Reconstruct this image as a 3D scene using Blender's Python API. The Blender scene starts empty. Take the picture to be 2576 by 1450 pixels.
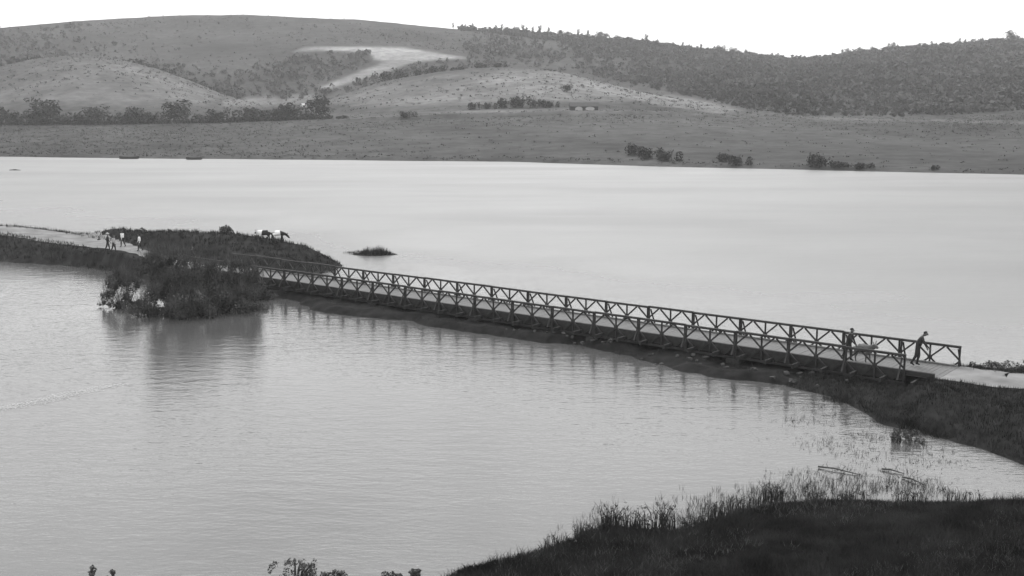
import bpy, bmesh, math, random
import numpy as np
from mathutils import Vector, Matrix

random.seed(7)
RNG = np.random.default_rng(11)
C = bpy.context.scene.collection
SC = bpy.context.scene

# ------------------------------------------------------------------ camera, light, exposure
F, PITCH, HC = 2850.0, 0.1617, 14.0           # focal length in 2576-wide pixels, pitch down, height above the water
cam = bpy.data.cameras.new('camera')
cam.sensor_width = 36.0
cam.lens = 36.0 * F / 2576.0
cam.clip_start, cam.clip_end = 0.5, 6000.0
cam_o = bpy.data.objects.new('camera', cam)
cam_o.location = (0, 0, HC)
cam_o.rotation_euler = (math.pi / 2 - PITCH, 0, 0)
C.objects.link(cam_o)
SC.camera = cam_o

SUN_EL, SUN_AZ = math.radians(54), math.radians(-2)     # ahead, veiled by cloud; azimuth clockwise from +Y
world = bpy.data.worlds.new('World')
SC.world = world
world.use_nodes = True
wn, wl = world.node_tree.nodes, world.node_tree.links
wn.clear()
sky = wn.new('ShaderNodeTexSky')
sky.sky_type = 'NISHITA'
sky.sun_disc = False
sky.sun_elevation = SUN_EL
sky.sun_rotation = SUN_AZ
sky.air_density = 1.0
sky.dust_density = 4.0
sky.ozone_density = 1.0
bw = wn.new('ShaderNodeRGBToBW')
# a thin, even layer of cloud over the sky
tc = wn.new('ShaderNodeTexCoord')
cn = wn.new('ShaderNodeTexNoise'); cn.inputs['Scale'].default_value = 5.0; cn.inputs['Detail'].default_value = 5.0
cr = wn.new('ShaderNodeMapRange'); cr.inputs[1].default_value = 0.3; cr.inputs[2].default_value = 0.7
cr.inputs[3].default_value = 0.78; cr.inputs[4].default_value = 1.05
ov = wn.new('ShaderNodeMix'); ov.data_type = 'FLOAT'; ov.inputs[0].default_value = 0.88; ov.inputs[3].default_value = 6.0
mu = wn.new('ShaderNodeMath'); mu.operation = 'MULTIPLY'
bg = wn.new('ShaderNodeBackground'); bg.inputs['Strength'].default_value = 0.13
wo = wn.new('ShaderNodeOutputWorld')
wl.new(sky.outputs[0], bw.inputs[0])
wl.new(tc.outputs['Generated'], cn.inputs['Vector'])
wl.new(cn.outputs['Fac'], cr.inputs[0])
wl.new(bw.outputs[0], ov.inputs[2])
wl.new(ov.outputs[0], mu.inputs[0])
wl.new(cr.outputs[0], mu.inputs[1])
wl.new(mu.outputs[0], bg.inputs['Color'])
wl.new(bg.outputs[0], wo.inputs[0])

sun = bpy.data.lights.new('sun', 'SUN')
sun.energy = 1.5
sun.angle = math.radians(28)
sun.color = (1.0, 1.0, 1.0)                    # the photograph is black and white
sun_o = bpy.data.objects.new('sun', sun)
sd = Vector((math.sin(SUN_AZ) * math.cos(SUN_EL), math.cos(SUN_AZ) * math.cos(SUN_EL), math.sin(SUN_EL)))
sun_o.rotation_euler = (-sd).to_track_quat('-Z', 'Y').to_euler()
sun_o.location = (0, 0, 60)
C.objects.link(sun_o)

SC.view_settings.view_transform = 'Standard'
SC.view_settings.look = 'None'
SC.view_settings.gamma = 1.0
SC.view_settings.exposure = 1.05
SC.view_settings.use_curve_mapping = False
SC.render.engine = 'CYCLES'
SC.cycles.use_denoising = True
SC.cycles.max_bounces = 6
SC.cycles.volume_bounces = 1
SC.cycles.transparent_max_bounces = 4

# ------------------------------------------------------------------ survey: photograph pixel -> place
CP, SP = math.cos(PITCH), math.sin(PITCH)
def ray(x, y):
    a, b = (x - 1288) / F, (725 - y) / F
    return np.array([a, CP + b * SP, b * CP - SP])
def at_z(x, y, z=0.0):
    d = ray(x, y); t = (z - HC) / d[2]
    return (d[0] * t, d[1] * t, z)
def at_Y(x, y, Y):
    d = ray(x, y); t = Y / d[1]
    return (d[0] * t, Y, HC + d[2] * t)
def project(X, Y, Z):
    z = Z - HC
    d = Y * CP - z * SP
    return 1288 + F * X / d, 725 - F * (Y * SP + z * CP) / d

# ------------------------------------------------------------------ materials (all grey: a monochrome place)
def g3(v): return (v, v, v, 1)
MATS = {}
def mat(name, val, var=0.3, scale=4.0, rough=0.85, bump=0.0, detail=4.0, spec=0.2, metal=0.0):
    if name in MATS: return MATS[name]
    m = bpy.data.materials.new(name); m.use_nodes = True
    n, l = m.node_tree.nodes, m.node_tree.links
    p = n['Principled BSDF']
    p.inputs['Roughness'].default_value = rough
    p.inputs['Specular IOR Level'].default_value = spec
    p.inputs['Metallic'].default_value = metal
    t = n.new('ShaderNodeTexCoord')
    no = n.new('ShaderNodeTexNoise'); no.inputs['Scale'].default_value = scale; no.inputs['Detail'].default_value = detail
    r = n.new('ShaderNodeMapRange'); r.inputs[1].default_value = 0.28; r.inputs[2].default_value = 0.72
    r.inputs[3].default_value = val * (1 - var); r.inputs[4].default_value = val * (1 + var)
    l.new(t.outputs['Object'], no.inputs['Vector']); l.new(no.outputs['Fac'], r.inputs[0])
    cb = n.new('ShaderNodeCombineColor')
    for i in range(3): l.new(r.outputs[0], cb.inputs[i])
    l.new(cb.outputs[0], p.inputs['Base Color'])
    if bump:
        b = n.new('ShaderNodeBump'); b.inputs['Strength'].default_value = bump; b.inputs['Distance'].default_value = 0.05
        l.new(no.outputs['Fac'], b.inputs['Height']); l.new(b.outputs[0], p.inputs['Normal'])
    MATS[name] = m
    return m

M_STEEL = mat('weathered steel paint', 0.032, 0.7, 1.3, 0.6)
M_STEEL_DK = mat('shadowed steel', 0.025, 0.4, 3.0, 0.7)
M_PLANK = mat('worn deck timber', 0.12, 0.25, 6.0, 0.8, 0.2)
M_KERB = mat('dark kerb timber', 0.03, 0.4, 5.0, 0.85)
M_TURF = mat('dark turf', 0.026, 0.5, 1.2, 0.95, 0.5, 8.0, 0.0)
M_BANK = mat('wet dark earth', 0.014, 0.5, 1.6, 0.9, 0.6, 8.0, 0.05)
M_ROAD = mat('pale dust road', 0.15, 0.4, 0.7, 0.95, 0.2, 8.0)
M_GRASS = mat('grass blades', 0.033, 0.7, 0.6, 0.9, 0, 6.0, 0.03)
M_LEAF = mat('shrub leaves', 0.066, 0.65, 1.5, 0.9, 0, 6.0, 0.05)
M_LEAF_FAR = mat('far tree leaves', 0.026, 0.45, 0.2, 0.85, 0, 6.0)
M_WOOD = mat('bark', 0.06, 0.4, 6.0, 0.9)
M_ROCK = mat('rubble stone', 0.055, 0.6, 2.2, 0.9, 0.5, 6.0)
M_WHITE = mat('white cloth', 0.72, 0.08, 6.0, 0.9)
M_PALECLOTH = mat('pale cloth', 0.35, 0.15, 6.0, 0.9)
M_DARKCLOTH = mat('dark cloth', 0.03, 0.3, 9.0, 0.9)
M_GREYCLOTH = mat('grey cloth', 0.09, 0.3, 9.0, 0.9)
M_SKIN = mat('skin', 0.10, 0.15, 9.0, 0.6)
M_HAIR = mat('black hair', 0.012, 0.3, 20.0, 0.6)
M_EYE = mat('eye', 0.35, 0.05, 20.0, 0.3)
M_HIDE_W = mat('white hide', 0.75, 0.08, 4.0, 0.8)
M_HIDE_B = mat('black hide', 0.02, 0.3, 4.0, 0.7)
M_HIDE_G = mat('grey hide', 0.09, 0.3, 4.0, 0.8)
M_PLASTER = mat('whitewashed plaster', 0.7, 0.08, 1.5, 0.9)
M_ROOF = mat('dark roof thatch', 0.05, 0.3, 3.0, 0.9)
M_HULL = mat('tarred hull', 0.045, 0.3, 3.0, 0.7)
M_DARK = mat('unlit opening', 0.02, 0.1, 1.0, 0.9)

# ------------------------------------------------------------------ object helpers
def tag(o, label=None, cat=None, group=None, kind=None):
    if label: o['label'] = label
    if cat: o['category'] = cat
    if group: o['group'] = group
    if kind: o['kind'] = kind
    return o
def link(name, me, parent=None, m=None):
    o = bpy.data.objects.new(name, me); C.objects.link(o)
    if m is not None and me is not None and not me.materials: me.materials.append(m)
    if parent is not None: o.parent = parent
    return o
def empty(name, loc, rz=0.0):
    o = bpy.data.objects.new(name, None); C.objects.link(o)
    o.empty_display_size = 0.2
    o.location = loc; o.rotation_euler = (0, 0, rz)
    return o
KIDS = {}
def kids(o): return [c for c in KIDS.get(o.name, [])]
def copy_tree(o, parent=None):
    c = o.copy(); C.objects.link(c)
    if parent is not None: c.parent = parent
    for ch in o.children: copy_tree(ch, c)
    return c
def fast_mesh(name, V, polys_n, idx, smooth=False, m=None):
    """V (n,3) array; idx flat loop indices; polys_n verts per poly (int or list)."""
    me = bpy.data.meshes.new(name)
    V = np.asarray(V, dtype=np.float32); idx = np.asarray(idx, dtype=np.int32).ravel()
    me.vertices.add(len(V)); me.vertices.foreach_set('co', V.ravel())
    me.loops.add(len(idx)); me.loops.foreach_set('vertex_index', idx)
    npoly = len(idx) // polys_n
    me.polygons.add(npoly)
    me.polygons.foreach_set('loop_start', np.arange(npoly, dtype=np.int32) * polys_n)
    if smooth: me.polygons.foreach_set('use_smooth', np.ones(npoly, dtype=bool))
    me.update(calc_edges=True); me.validate()
    if m is not None: me.materials.append(m)
    return me
def box_bm(bm, c, s, rot=None):
    """box of full size s about c, optional 3x3 rotation"""
    vs = []
    for z in (-.5, .5):
        for y in (-.5, .5):
            for x in (-.5, .5):
                v = Vector((x * s[0], y * s[1], z * s[2]))
                if rot is not None: v = rot @ v
                vs.append(bm.verts.new(v + Vector(c)))
    for f in ((0, 2, 3, 1), (4, 5, 7, 6), (0, 1, 5, 4), (2, 6, 7, 3), (0, 4, 6, 2), (1, 3, 7, 5)):
        bm.faces.new([vs[i] for i in f])
def bar_bm(bm, a, b, w, h=None):
    a, b = Vector(a), Vector(b); d = b - a
    q = d.to_track_quat('X', 'Z').to_matrix()
    box_bm(bm, (a + b) / 2, (d.length, w, h or w), q)
def tube_bm(bm, pts, rads, seg=7, cap=True):
    rings = []
    for i, p in enumerate(pts):
        p = Vector(p)
        d = (Vector(pts[min(i + 1, len(pts) - 1)]) - Vector(pts[max(i - 1, 0)])).normalized()
        q = d.to_track_quat('Z', 'Y').to_matrix()
        rings.append([bm.verts.new(p + q @ Vector((math.cos(k * 2 * math.pi / seg) * rads[i], math.sin(k * 2 * math.pi / seg) * rads[i], 0))) for k in range(seg)])
    for r0, r1 in zip(rings, rings[1:]):
        for k in range(seg):
            bm.faces.new((r0[k], r0[(k + 1) % seg], r1[(k + 1) % seg], r1[k]))
    if cap:
        bm.faces.new(rings[0][::-1]); bm.faces.new(rings[-1])
def bm_mesh(name, bm, m, smooth=False):
    bmesh.ops.recalc_face_normals(bm, faces=bm.faces)
    me = bpy.data.meshes.new(name); bm.to_mesh(me); bm.free()
    if smooth:
        me.polygons.foreach_set('use_smooth', np.ones(len(me.polygons), dtype=bool))
    me.materials.append(m)
    return me

# smooth pseudo noise from sines, vectorised
_ph = RNG.uniform(0, 6.28, (24,)); _an = RNG.uniform(0, 6.28, (24,)); _fr = 2 ** RNG.uniform(0, 4, (24,))
def wobble(X, Y, scale):
    s = np.zeros_like(np.asarray(X, dtype=float)); a = 0
    for p, t, f in zip(_ph, _an, _fr):
        w = f ** -0.8
        s = s + w * np.sin((X * math.cos(t) + Y * math.sin(t)) * f / scale + p); a += w * w
    return s / math.sqrt(a)
def smooth(t):
    t = np.clip(t, 0, 1); return t * t * (3 - 2 * t)
def sdf(poly, X, Y):
    """signed distance, positive inside"""
    P = np.asarray(poly, dtype=float); X = np.asarray(X, float); Y = np.asarray(Y, float)
    d = np.full(X.shape, 1e9); ins = np.zeros(X.shape, bool)
    for i in range(len(P)):
        ax, ay = P[i]; bx, by = P[(i + 1) % len(P)]
        ex, ey = bx - ax, by - ay
        t = np.clip(((X - ax) * ex + (Y - ay) * ey) / (ex * ex + ey * ey + 1e-12), 0, 1)
        d = np.minimum(d, np.hypot(X - ax - t * ex, Y - ay - t * ey))
        c = ((ay > Y) != (by > Y)) & (X < (bx - ax) * (Y - ay) / ((by - ay) if abs(by - ay) > 1e-12 else 1e-12) + ax)
        ins ^= c
    return np.where(ins, d, -d)
def line_dist(pts, X, Y):
    d = np.full(np.shape(X), 1e9)
    for (ax, ay), (bx, by) in zip(pts, pts[1:]):
        ex, ey = bx - ax, by - ay
        t = np.clip(((X - ax) * ex + (Y - ay) * ey) / (ex * ex + ey * ey), 0, 1)
        d = np.minimum(d, np.hypot(X - ax - t * ex, Y - ay - t * ey))
    return d

# ------------------------------------------------------------------ bridge frame (needed by the banks)
BX, BY, BTH, BW = 22.54, 55.63, 0.6702, 3.55
ZB = 1.978 - 1.5                               # underside of the trusses
BU = np.array([-math.cos(BTH), math.sin(BTH)])  # along the bridge, away from the near shore
BV = np.array([-math.sin(BTH), -math.cos(BTH)])  # across, towards the camera
BAY = 1.524
def bpt(n, v, z=0.0):
    p = np.array([BX, BY]) + BU * BAY * n + BV * v
    return (p[0], p[1], z)
ZDECK = ZB + 0.46

# ------------------------------------------------------------------ water
def grid_mesh(name, xs, ys, hf, m, smoothf=True):
    X, Y = np.meshgrid(xs, ys); Z = hf(X, Y)
    V = np.stack([X, Y, Z], -1).reshape(-1, 3)
    nx, ny = len(xs), len(ys)
    i = (np.arange(ny - 1)[:, None] * nx + np.arange(nx - 1)[None]).ravel()
    q = np.stack([i, i + 1, i + nx + 1, i + nx], -1)
    return V, q
wm = bpy.data.materials.new('muddy lake water'); wm.use_nodes = True
n, l = wm.node_tree.nodes, wm.node_tree.links
p = n['Principled BSDF']
p.inputs['IOR'].default_value = 1.5
p.inputs['Specular IOR Level'].default_value = 0.9
t = n.new('ShaderNodeTexCoord')
big = n.new('ShaderNodeTexNoise'); big.inputs['Scale'].default_value = 0.06; big.inputs['Detail'].default_value = 5
l.new(t.outputs['Object'], big.inputs['Vector'])
rb = n.new('ShaderNodeMapRange'); rb.inputs[3].default_value = 0.055; rb.inputs[4].default_value = 0.09; rb.inputs[1].default_value = .3; rb.inputs[2].default_value = .7
l.new(big.outputs['Fac'], rb.inputs[0])
cb = n.new('ShaderNodeCombineColor')
for i in range(3): l.new(rb.outputs[0], cb.inputs[i])
l.new(cb.outputs[0], p.inputs['Base Color'])
rr = n.new('ShaderNodeMapRange'); rr.inputs[3].default_value = 0.04; rr.inputs[4].default_value = 0.1; rr.inputs[1].default_value = .3; rr.inputs[2].default_value = .7
l.new(big.outputs['Fac'], rr.inputs[0])
sx = n.new('ShaderNodeSeparateXYZ'); l.new(t.outputs['Object'], sx.inputs[0])
off = n.new('ShaderNodeMath'); off.operation = 'MULTIPLY_ADD'; off.inputs[1].default_value = 0.79      # distance past the line of the bridge
l.new(sx.outputs['X'], off.inputs[0]); l.new(sx.outputs['Y'], off.inputs[2])
wig = n.new('ShaderNodeMath'); wig.operation = 'MULTIPLY_ADD'; wig.inputs[1].default_value = 30.0
l.new(big.outputs['Fac'], wig.inputs[0]); l.new(off.outputs[0], wig.inputs[2])
ruf = n.new('ShaderNodeMapRange'); ruf.interpolation_type = 'SMOOTHSTEP'
ruf.inputs[1].default_value = 80.0; ruf.inputs[2].default_value = 150.0; ruf.inputs[3].default_value = 0.0; ruf.inputs[4].default_value = 0.47
l.new(wig.outputs[0], ruf.inputs[0])
pm = n.new('ShaderNodeMapping'); pm.inputs['Scale'].default_value = (0.014, 0.05, 1.0); pm.inputs['Rotation'].default_value = (0, 0, 0.1)
l.new(t.outputs['Object'], pm.inputs['Vector'])
pn_ = n.new('ShaderNodeTexNoise'); pn_.inputs['Scale'].default_value = 1.0; pn_.inputs['Detail'].default_value = 6.0; l.new(pm.outputs[0], pn_.inputs['Vector'])
pr_ = n.new('ShaderNodeMapRange'); pr_.inputs[1].default_value = .35; pr_.inputs[2].default_value = .65; pr_.inputs[3].default_value = .82; pr_.inputs[4].default_value = 1.12
l.new(pn_.outputs['Fac'], pr_.inputs[0])
rmul = n.new('ShaderNodeMath'); rmul.operation = 'MULTIPLY'; l.new(ruf.outputs[0], rmul.inputs[0]); l.new(pr_.outputs[0], rmul.inputs[1])
rsum = n.new('ShaderNodeMath'); rsum.operation = 'ADD'
l.new(rr.outputs[0], rsum.inputs[0]); l.new(rmul.outputs[0], rsum.inputs[1]); l.new(rsum.outputs[0], p.inputs['Roughness'])
mp = n.new('ShaderNodeMapping'); mp.inputs['Scale'].default_value = (0.55, 1.3, 1.0); mp.inputs['Rotation'].default_value = (0, 0, 0.25)
l.new(t.outputs['Object'], mp.inputs['Vector'])
n1 = n.new('ShaderNodeTexNoise'); n1.inputs['Scale'].default_value = 1.1; n1.inputs['Detail'].default_value = 4
n2 = n.new('ShaderNodeTexNoise'); n2.inputs['Scale'].default_value = 4.0; n2.inputs['Detail'].default_value = 3
l.new(mp.outputs[0], n1.inputs['Vector']); l.new(mp.outputs[0], n2.inputs['Vector'])
ad = n.new('ShaderNodeMath'); ad.operation = 'MULTIPLY_ADD'; ad.inputs[1].default_value = 0.5
l.new(n2.outputs['Fac'], ad.inputs[0]); l.new(n1.outputs['Fac'], ad.inputs[2])
b = n.new('ShaderNodeBump'); b.inputs['Distance'].default_value = 0.12
bs = n.new('ShaderNodeMapRange'); bs.inputs[1].default_value = .35; bs.inputs[2].default_value = .65; bs.inputs[3].default_value = 0.2; bs.inputs[4].default_value = 0.46
l.new(big.outputs['Fac'], bs.inputs[0]); l.new(bs.outputs[0], b.inputs['Strength'])
l.new(ad.outputs[0], b.inputs['Height']); l.new(b.outputs[0], p.inputs['Normal'])
V, q = grid_mesh('water', np.linspace(-700, 700, 9), np.linspace(-60, 900, 9), lambda X, Y: X * 0, wm)
water = link('water', fast_mesh('water', V, 4, q, m=wm))
tag(water, 'calm pale lake water reflecting a white sky', kind='structure')

# ------------------------------------------------------------------ far shore: plain, knolls and ridge as one height field
def itp(x, pts):
    a = np.array(pts, float); return np.interp(x, a[:, 0], a[:, 1])
def z_of(y, Y): return HC + Y * np.tan(np.arctan((725 - y) / F) - PITCH)
SKYLINE = [(-1600, 150), (-600, 105), (0, 73), (200, 53), (400, 42), (640, 39), (900, 48), (1050, 62), (1200, 78), (1400, 94), (1560, 104), (1640, 114), (1760, 134), (1900, 148), (1980, 155), (2080, 152), (2150, 138), (2300, 124), (2450, 113), (2576, 107), (3000, 95), (4000, 120)]
SHORE = [(-2000, 372), (0, 392), (500, 397), (1288, 404), (1700, 417), (2576, 436), (4000, 475)]
PLAIN = [(-2000, 315), (0, 314), (500, 310), (830, 294), (1100, 281), (1400, 271), (1700, 273), (1900, 289), (2200, 298), (2450, 293), (2576, 283), (4000, 270)]
KNOLL = [(600, 330), (700, 296), (800, 262), (850, 245), (950, 213), (1100, 184), (1200, 173), (1290, 170), (1400, 178), (1500, 201), (1600, 225), (1700, 245), (1800, 265), (1900, 288), (2000, 330)]
LKNOLL = [(-900, 200), (0, 172), (100, 150), (200, 140), (300, 150), (400, 175), (480, 203), (560, 238), (640, 262), (700, 290), (760, 330)]
BSTART = [(-1000, 640), (1400, 620), (1900, 450), (2576, 440), (4000, 440)]
YP, YK, YL, YB = 430.0, 560.0, 600.0, 1000.0
def terrain(X, Y):
    X, Y = np.asarray(X, float), np.asarray(Y, float)
    x = 1288 + F * (X / np.maximum(Y, 1)) / CP
    ys = HC * F / (itp(x, SHORE) - 260) * 0.995
    ys = ys + wobble(X, Y * 0, 9.0) * 0.7
    zp = z_of(itp(x, PLAIN), YP)
    tt = (Y - ys) / (YP - ys)
    plain = np.where(tt < 0, (Y - ys) * 0.15, 0.5 * smooth((Y - ys) / 4.0) + (zp - 0.5) * np.clip(tt, 0, 1))
    zk = z_of(itp(x, KNOLL), YK); zl = z_of(itp(x, LKNOLL), YL); zb = z_of(itp(x, SKYLINE), YB)
    k = np.where(Y < YK, zp - 1 + (zk - zp + 1) * smooth((Y - YP + 30) / (YK - YP + 30)), zk - (Y - YK) ** 2 * 0.0018)
    kl = np.where(Y < YL, zp - 1 + (zl - zp + 1) * smooth((Y - YP + 20) / (YL - YP + 20)), zl - (Y - YL) ** 2 * 0.0018)
    b0 = itp(x, BSTART)
    tb = np.clip((Y - b0) / (YB - b0), 0, 1)
    bk = np.where(Y < YB, zp + (zb - zp) * (0.8 * tb + 0.2 * smooth(tb)), zb - (Y - YB) * 0.2)
    h = np.maximum(np.maximum(plain, np.where((zk > zp) & (Y > YP - 30), k, -50)), np.maximum(np.where((zl > zp) & (Y > YP - 20), kl, -50), np.where(Y > b0, bk, -50)))
    rough = wobble(X, Y, 28.0) * np.clip((Y - YP) / 250, 0, 1) * 0.9 + wobble(Y, X, 11.0) * 0.12 * np.clip((Y - ys) / 30, 0, 1)
    return h + rough * np.where(Y > 960, np.clip((1060 - Y) / 100, 0, 1), 1)
def at_terrain(x, y):
    Ys = np.linspace(210, 1050, 4200)
    d = ray(x, y)
    Xs = d[0] / d[1] * Ys; Zs = HC + d[2] / d[1] * Ys
    hit = np.nonzero(Zs <= terrain(Xs, Ys))[0]
    i = hit[0] if len(hit) else len(Ys) - 1
    return (float(Xs[i]), float(Ys[i]), float(terrain(Xs[i:i + 1], Ys[i:i + 1])[0]))

us = np.linspace(-0.95, 0.95, 620)
yr = np.concatenate([np.linspace(205, 320, 90), np.linspace(322, 640, 130), np.linspace(645, 1060, 90), np.linspace(1080, 1400, 12)])
U, YY = np.meshgrid(us, yr); XX = U * YY
ZZ = terrain(XX, YY)
px, py = project(XX, YY, ZZ)
# land cover (pasture, scrub, bare field): a lasting colour of the ground itself
def blob(poly, soft): return smooth(sdf(poly, px, py) / soft + 0.5)
wob = wobble(XX, YY, 22.0)
cov = np.full(XX.shape, 0.135) - 0.02 * smooth((900 - px) / 700) - 0.025 * smooth((px - 2100) / 400)
def paint(maskv, val):
    global cov
    cov = cov * (1 - maskv) + val * maskv
isb = YY > 600
paint(smooth((YY - 600) / 60), 0.108 - 0.03 * smooth((260 - px) / 300))
paint(blob([(420, 172), (620, 190), (760, 130), (960, 128), (930, 160), (820, 205), (740, 245), (560, 250), (480, 210)], 26) * isb, 0.085)
paint(blob([(-400, 150), (40, 170), (140, 150), (200, 120), (120, 80), (-400, 90)], 50) * isb, 0.09)
paint(blob([(1250, 95), (1420, 120), (1700, 180), (1900, 270), (2700, 300), (2700, 90), (2080, 140), (1980, 145), (1700, 120)], 40) * (YY > 500), 0.085)
paint(blob([(1150, 90), (1420, 90), (1500, 190), (1300, 165), (1150, 150)], 30) * isb, 0.10)
paint(blob([(738, 130), (770, 119), (900, 119), (1010, 120), (1120, 138), (1175, 146), (1090, 153), (1030, 158), (985, 158), (940, 150), (930, 130), (800, 127)], 8) * isb, 0.52)
paint(blob([(970, 155), (1035, 156), (985, 178), (890, 205), (830, 222), (800, 222), (880, 190)], 10) * (YY > 480), 0.40)
paint(blob([(560, 252), (700, 240), (800, 236), (770, 262), (660, 268), (560, 266)], 14), 0.30)
paint(blob([(-300, 185), (0, 178), (90, 160), (200, 143), (330, 158), (470, 205), (560, 240), (520, 262), (260, 262), (-300, 255)], 34) * (YY < 640), 0.2 + 0.07 * smooth((px - 0) / 220))
paint(blob([(830, 255), (960, 218), (1100, 190), (1290, 175), (1420, 182), (1520, 208), (1640, 238), (1560, 258), (1180, 258), (900, 270)], 18) * (YY < 590), 0.29)
paint(blob([(1470, 200), (1560, 215), (1700, 240), (1870, 278), (1800, 286), (1640, 262), (1480, 225)], 12) * (YY < 600), 0.34)
paint(blob([(1020, 284), (1400, 272), (1560, 274), (1900, 296), (2576, 305), (2576, 313), (1700, 290), (1200, 284)], 7), 0.24)
cov = cov * (1 + 0.16 * wob + 0.10 * wobble(YY, XX, 7.0))
cov = np.clip(cov * 0.43, 0.03, 0.33)
V = np.stack([XX, YY, ZZ], -1).reshape(-1, 3)
nx, ny = len(us), len(yr)
i = (np.arange(ny - 1)[:, None] * nx + np.arange(nx - 1)[None]).ravel()
me = fast_mesh('hills', V, 4, np.stack([i, i + 1, i + nx + 1, i + nx], -1), smooth=True)
at = me.color_attributes.new('cover', 'FLOAT_COLOR', 'POINT')
col = np.ones((len(V), 4), np.float32); col[:, :3] = cov.reshape(-1, 1)
at.data.foreach_set('color', col.ravel())
hm = bpy.data.materials.new('hill pasture and scrub'); hm.use_nodes = True
n, l = hm.node_tree.nodes, hm.node_tree.links
p = n['Principled BSDF']; p.inputs['Roughness'].default_value = 1.0; p.inputs['Specular IOR Level'].default_value = 0.05
a = n.new('ShaderNodeAttribute'); a.attribute_name = 'cover'
t = n.new('ShaderNodeTexCoord')
no = n.new('ShaderNodeTexNoise'); no.inputs['Scale'].default_value = 0.16; no.inputs['Detail'].default_value = 8; no.inputs['Roughness'].default_value = 0.7
l.new(t.outputs['Object'], no.inputs['Vector'])
r = n.new('ShaderNodeMapRange'); r.inputs[1].default_value = .3; r.inputs[2].default_value = .7; r.inputs[3].default_value = 0.5; r.inputs[4].default_value = 1.35
l.new(no.outputs['Fac'], r.inputs[0])
vm = n.new('ShaderNodeVectorMath'); vm.operation = 'SCALE'
l.new(a.outputs['Color'], vm.inputs[0]); l.new(r.outputs[0], vm.inputs['Scale'])
l.new(vm.outputs[0], p.inputs['Base Color'])
me.materials.append(hm)
hills = tag(link('hills', me), 'far shore of grassy plain, rounded knolls and a long wooded ridge', kind='structure')

# ------------------------------------------------------------------ near land: banks rising out of the water
def land(name, label, poly, top, m, res, edge_noise=0.35, pad=1.6, far=None):
    P = np.array(poly)
    x0, y0 = P.min(0) - pad; x1, y1 = P.max(0) + pad
    xs = np.arange(x0, x1, res); ys = np.arange(y0, y1, res)
    X, Y = np.meshgrid(xs, ys)
    s = sdf(poly, X, Y) + wobble(X, Y, 2.4) * edge_noise
    Z = top(s, X, Y)
    keep = s > -pad
    idx = -np.ones(X.shape, int); idx[keep] = np.arange(keep.sum())
    q = np.stack([idx[:-1, :-1], idx[:-1, 1:], idx[1:, 1:], idx[1:, :-1]], -1).reshape(-1, 4)
    q = q[(q >= 0).all(1)]
    V = np.stack([X, Y, Z], -1)[keep]
    o = link(name, fast_mesh(name, V, 4, q, smooth=True, m=m))
    tag(o, label, kind='structure')
    return o
def xy(pts, z=0.0): return [at_z(x, y, z)[:2] for x, y in pts]

# --- the spit on the far left with its road
SPIT_ROAD = xy([(-420, 574), (-150, 579), (0, 587), (110, 596), (210, 609), (320, 628), (440, 653), (540, 676)], 1.3) + [bpt(40.5, BW / 2)[:2], bpt(37.6, BW / 2)[:2]]
near = [(-450, 622), (-200, 640), (0, 657), (150, 668), (280, 684), (380, 705), (470, 735)]
spit = xy(near) + [bpt(41.0, BW + 3.0)[:2], bpt(38.8, BW + 2.4)[:2], bpt(37.6, BW + 1.0)[:2], bpt(37.3, -0.6)[:2]] + xy([(760, 700), (820, 684), (868, 668), (830, 655)]) + \
       [at_Y(800, 600, 99.5)[:2], at_Y(735, 600, 104)[:2], at_Y(600, 600, 108)[:2], at_Y(400, 600, 111)[:2], at_Y(200, 600, 113)[:2], at_Y(0, 600, 118)[:2], at_Y(-200, 600, 124)[:2], at_Y(-450, 600, 132)[:2]]
HUMPS = [(at_Y(640, 600, 98.5)[:2], 7.5, 4.6, .8), (at_Y(440, 600, 102.5)[:2], 8.0, 3.8, .95), (at_Y(760, 600, 98.0)[:2], 3.4, 3.2, 0.7), (at_Y(265, 600, 107.5)[:2], 5.5, 2.6, 0.75)]
def spit_top(s, X, Y):
    base = 1.65 - 0.3 * smooth((X + 48) / 10) - 0.3 * smooth((X + 26) / 8)
    z = base + 0 * X
    for (hx, hy), rx, ry, a in HUMPS:
        z = z + a * np.exp(-((X - hx) / rx) ** 2 - ((Y - hy) / ry) ** 2)
    z = np.minimum(np.where(s > 0, s * 0.62, s * 0.35), z) + np.clip(s, 0, 1) * wobble(X, Y, 1.7) * 0.05
    d = line_dist(SPIT_ROAD, X, Y)
    zr = 1.65 - 0.3 * smooth((X + 50) / 10) - 0.42 * smooth((X + 36) / 13)
    w = smooth((4.2 - d) / 1.6)
    return np.where(s > 0.5, z * (1 - w) + zr * w, z)
land('spit_ground', 'dark grassy spit of land crossing the lake on the left', spit, spit_top, M_TURF, 0.3)
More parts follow.
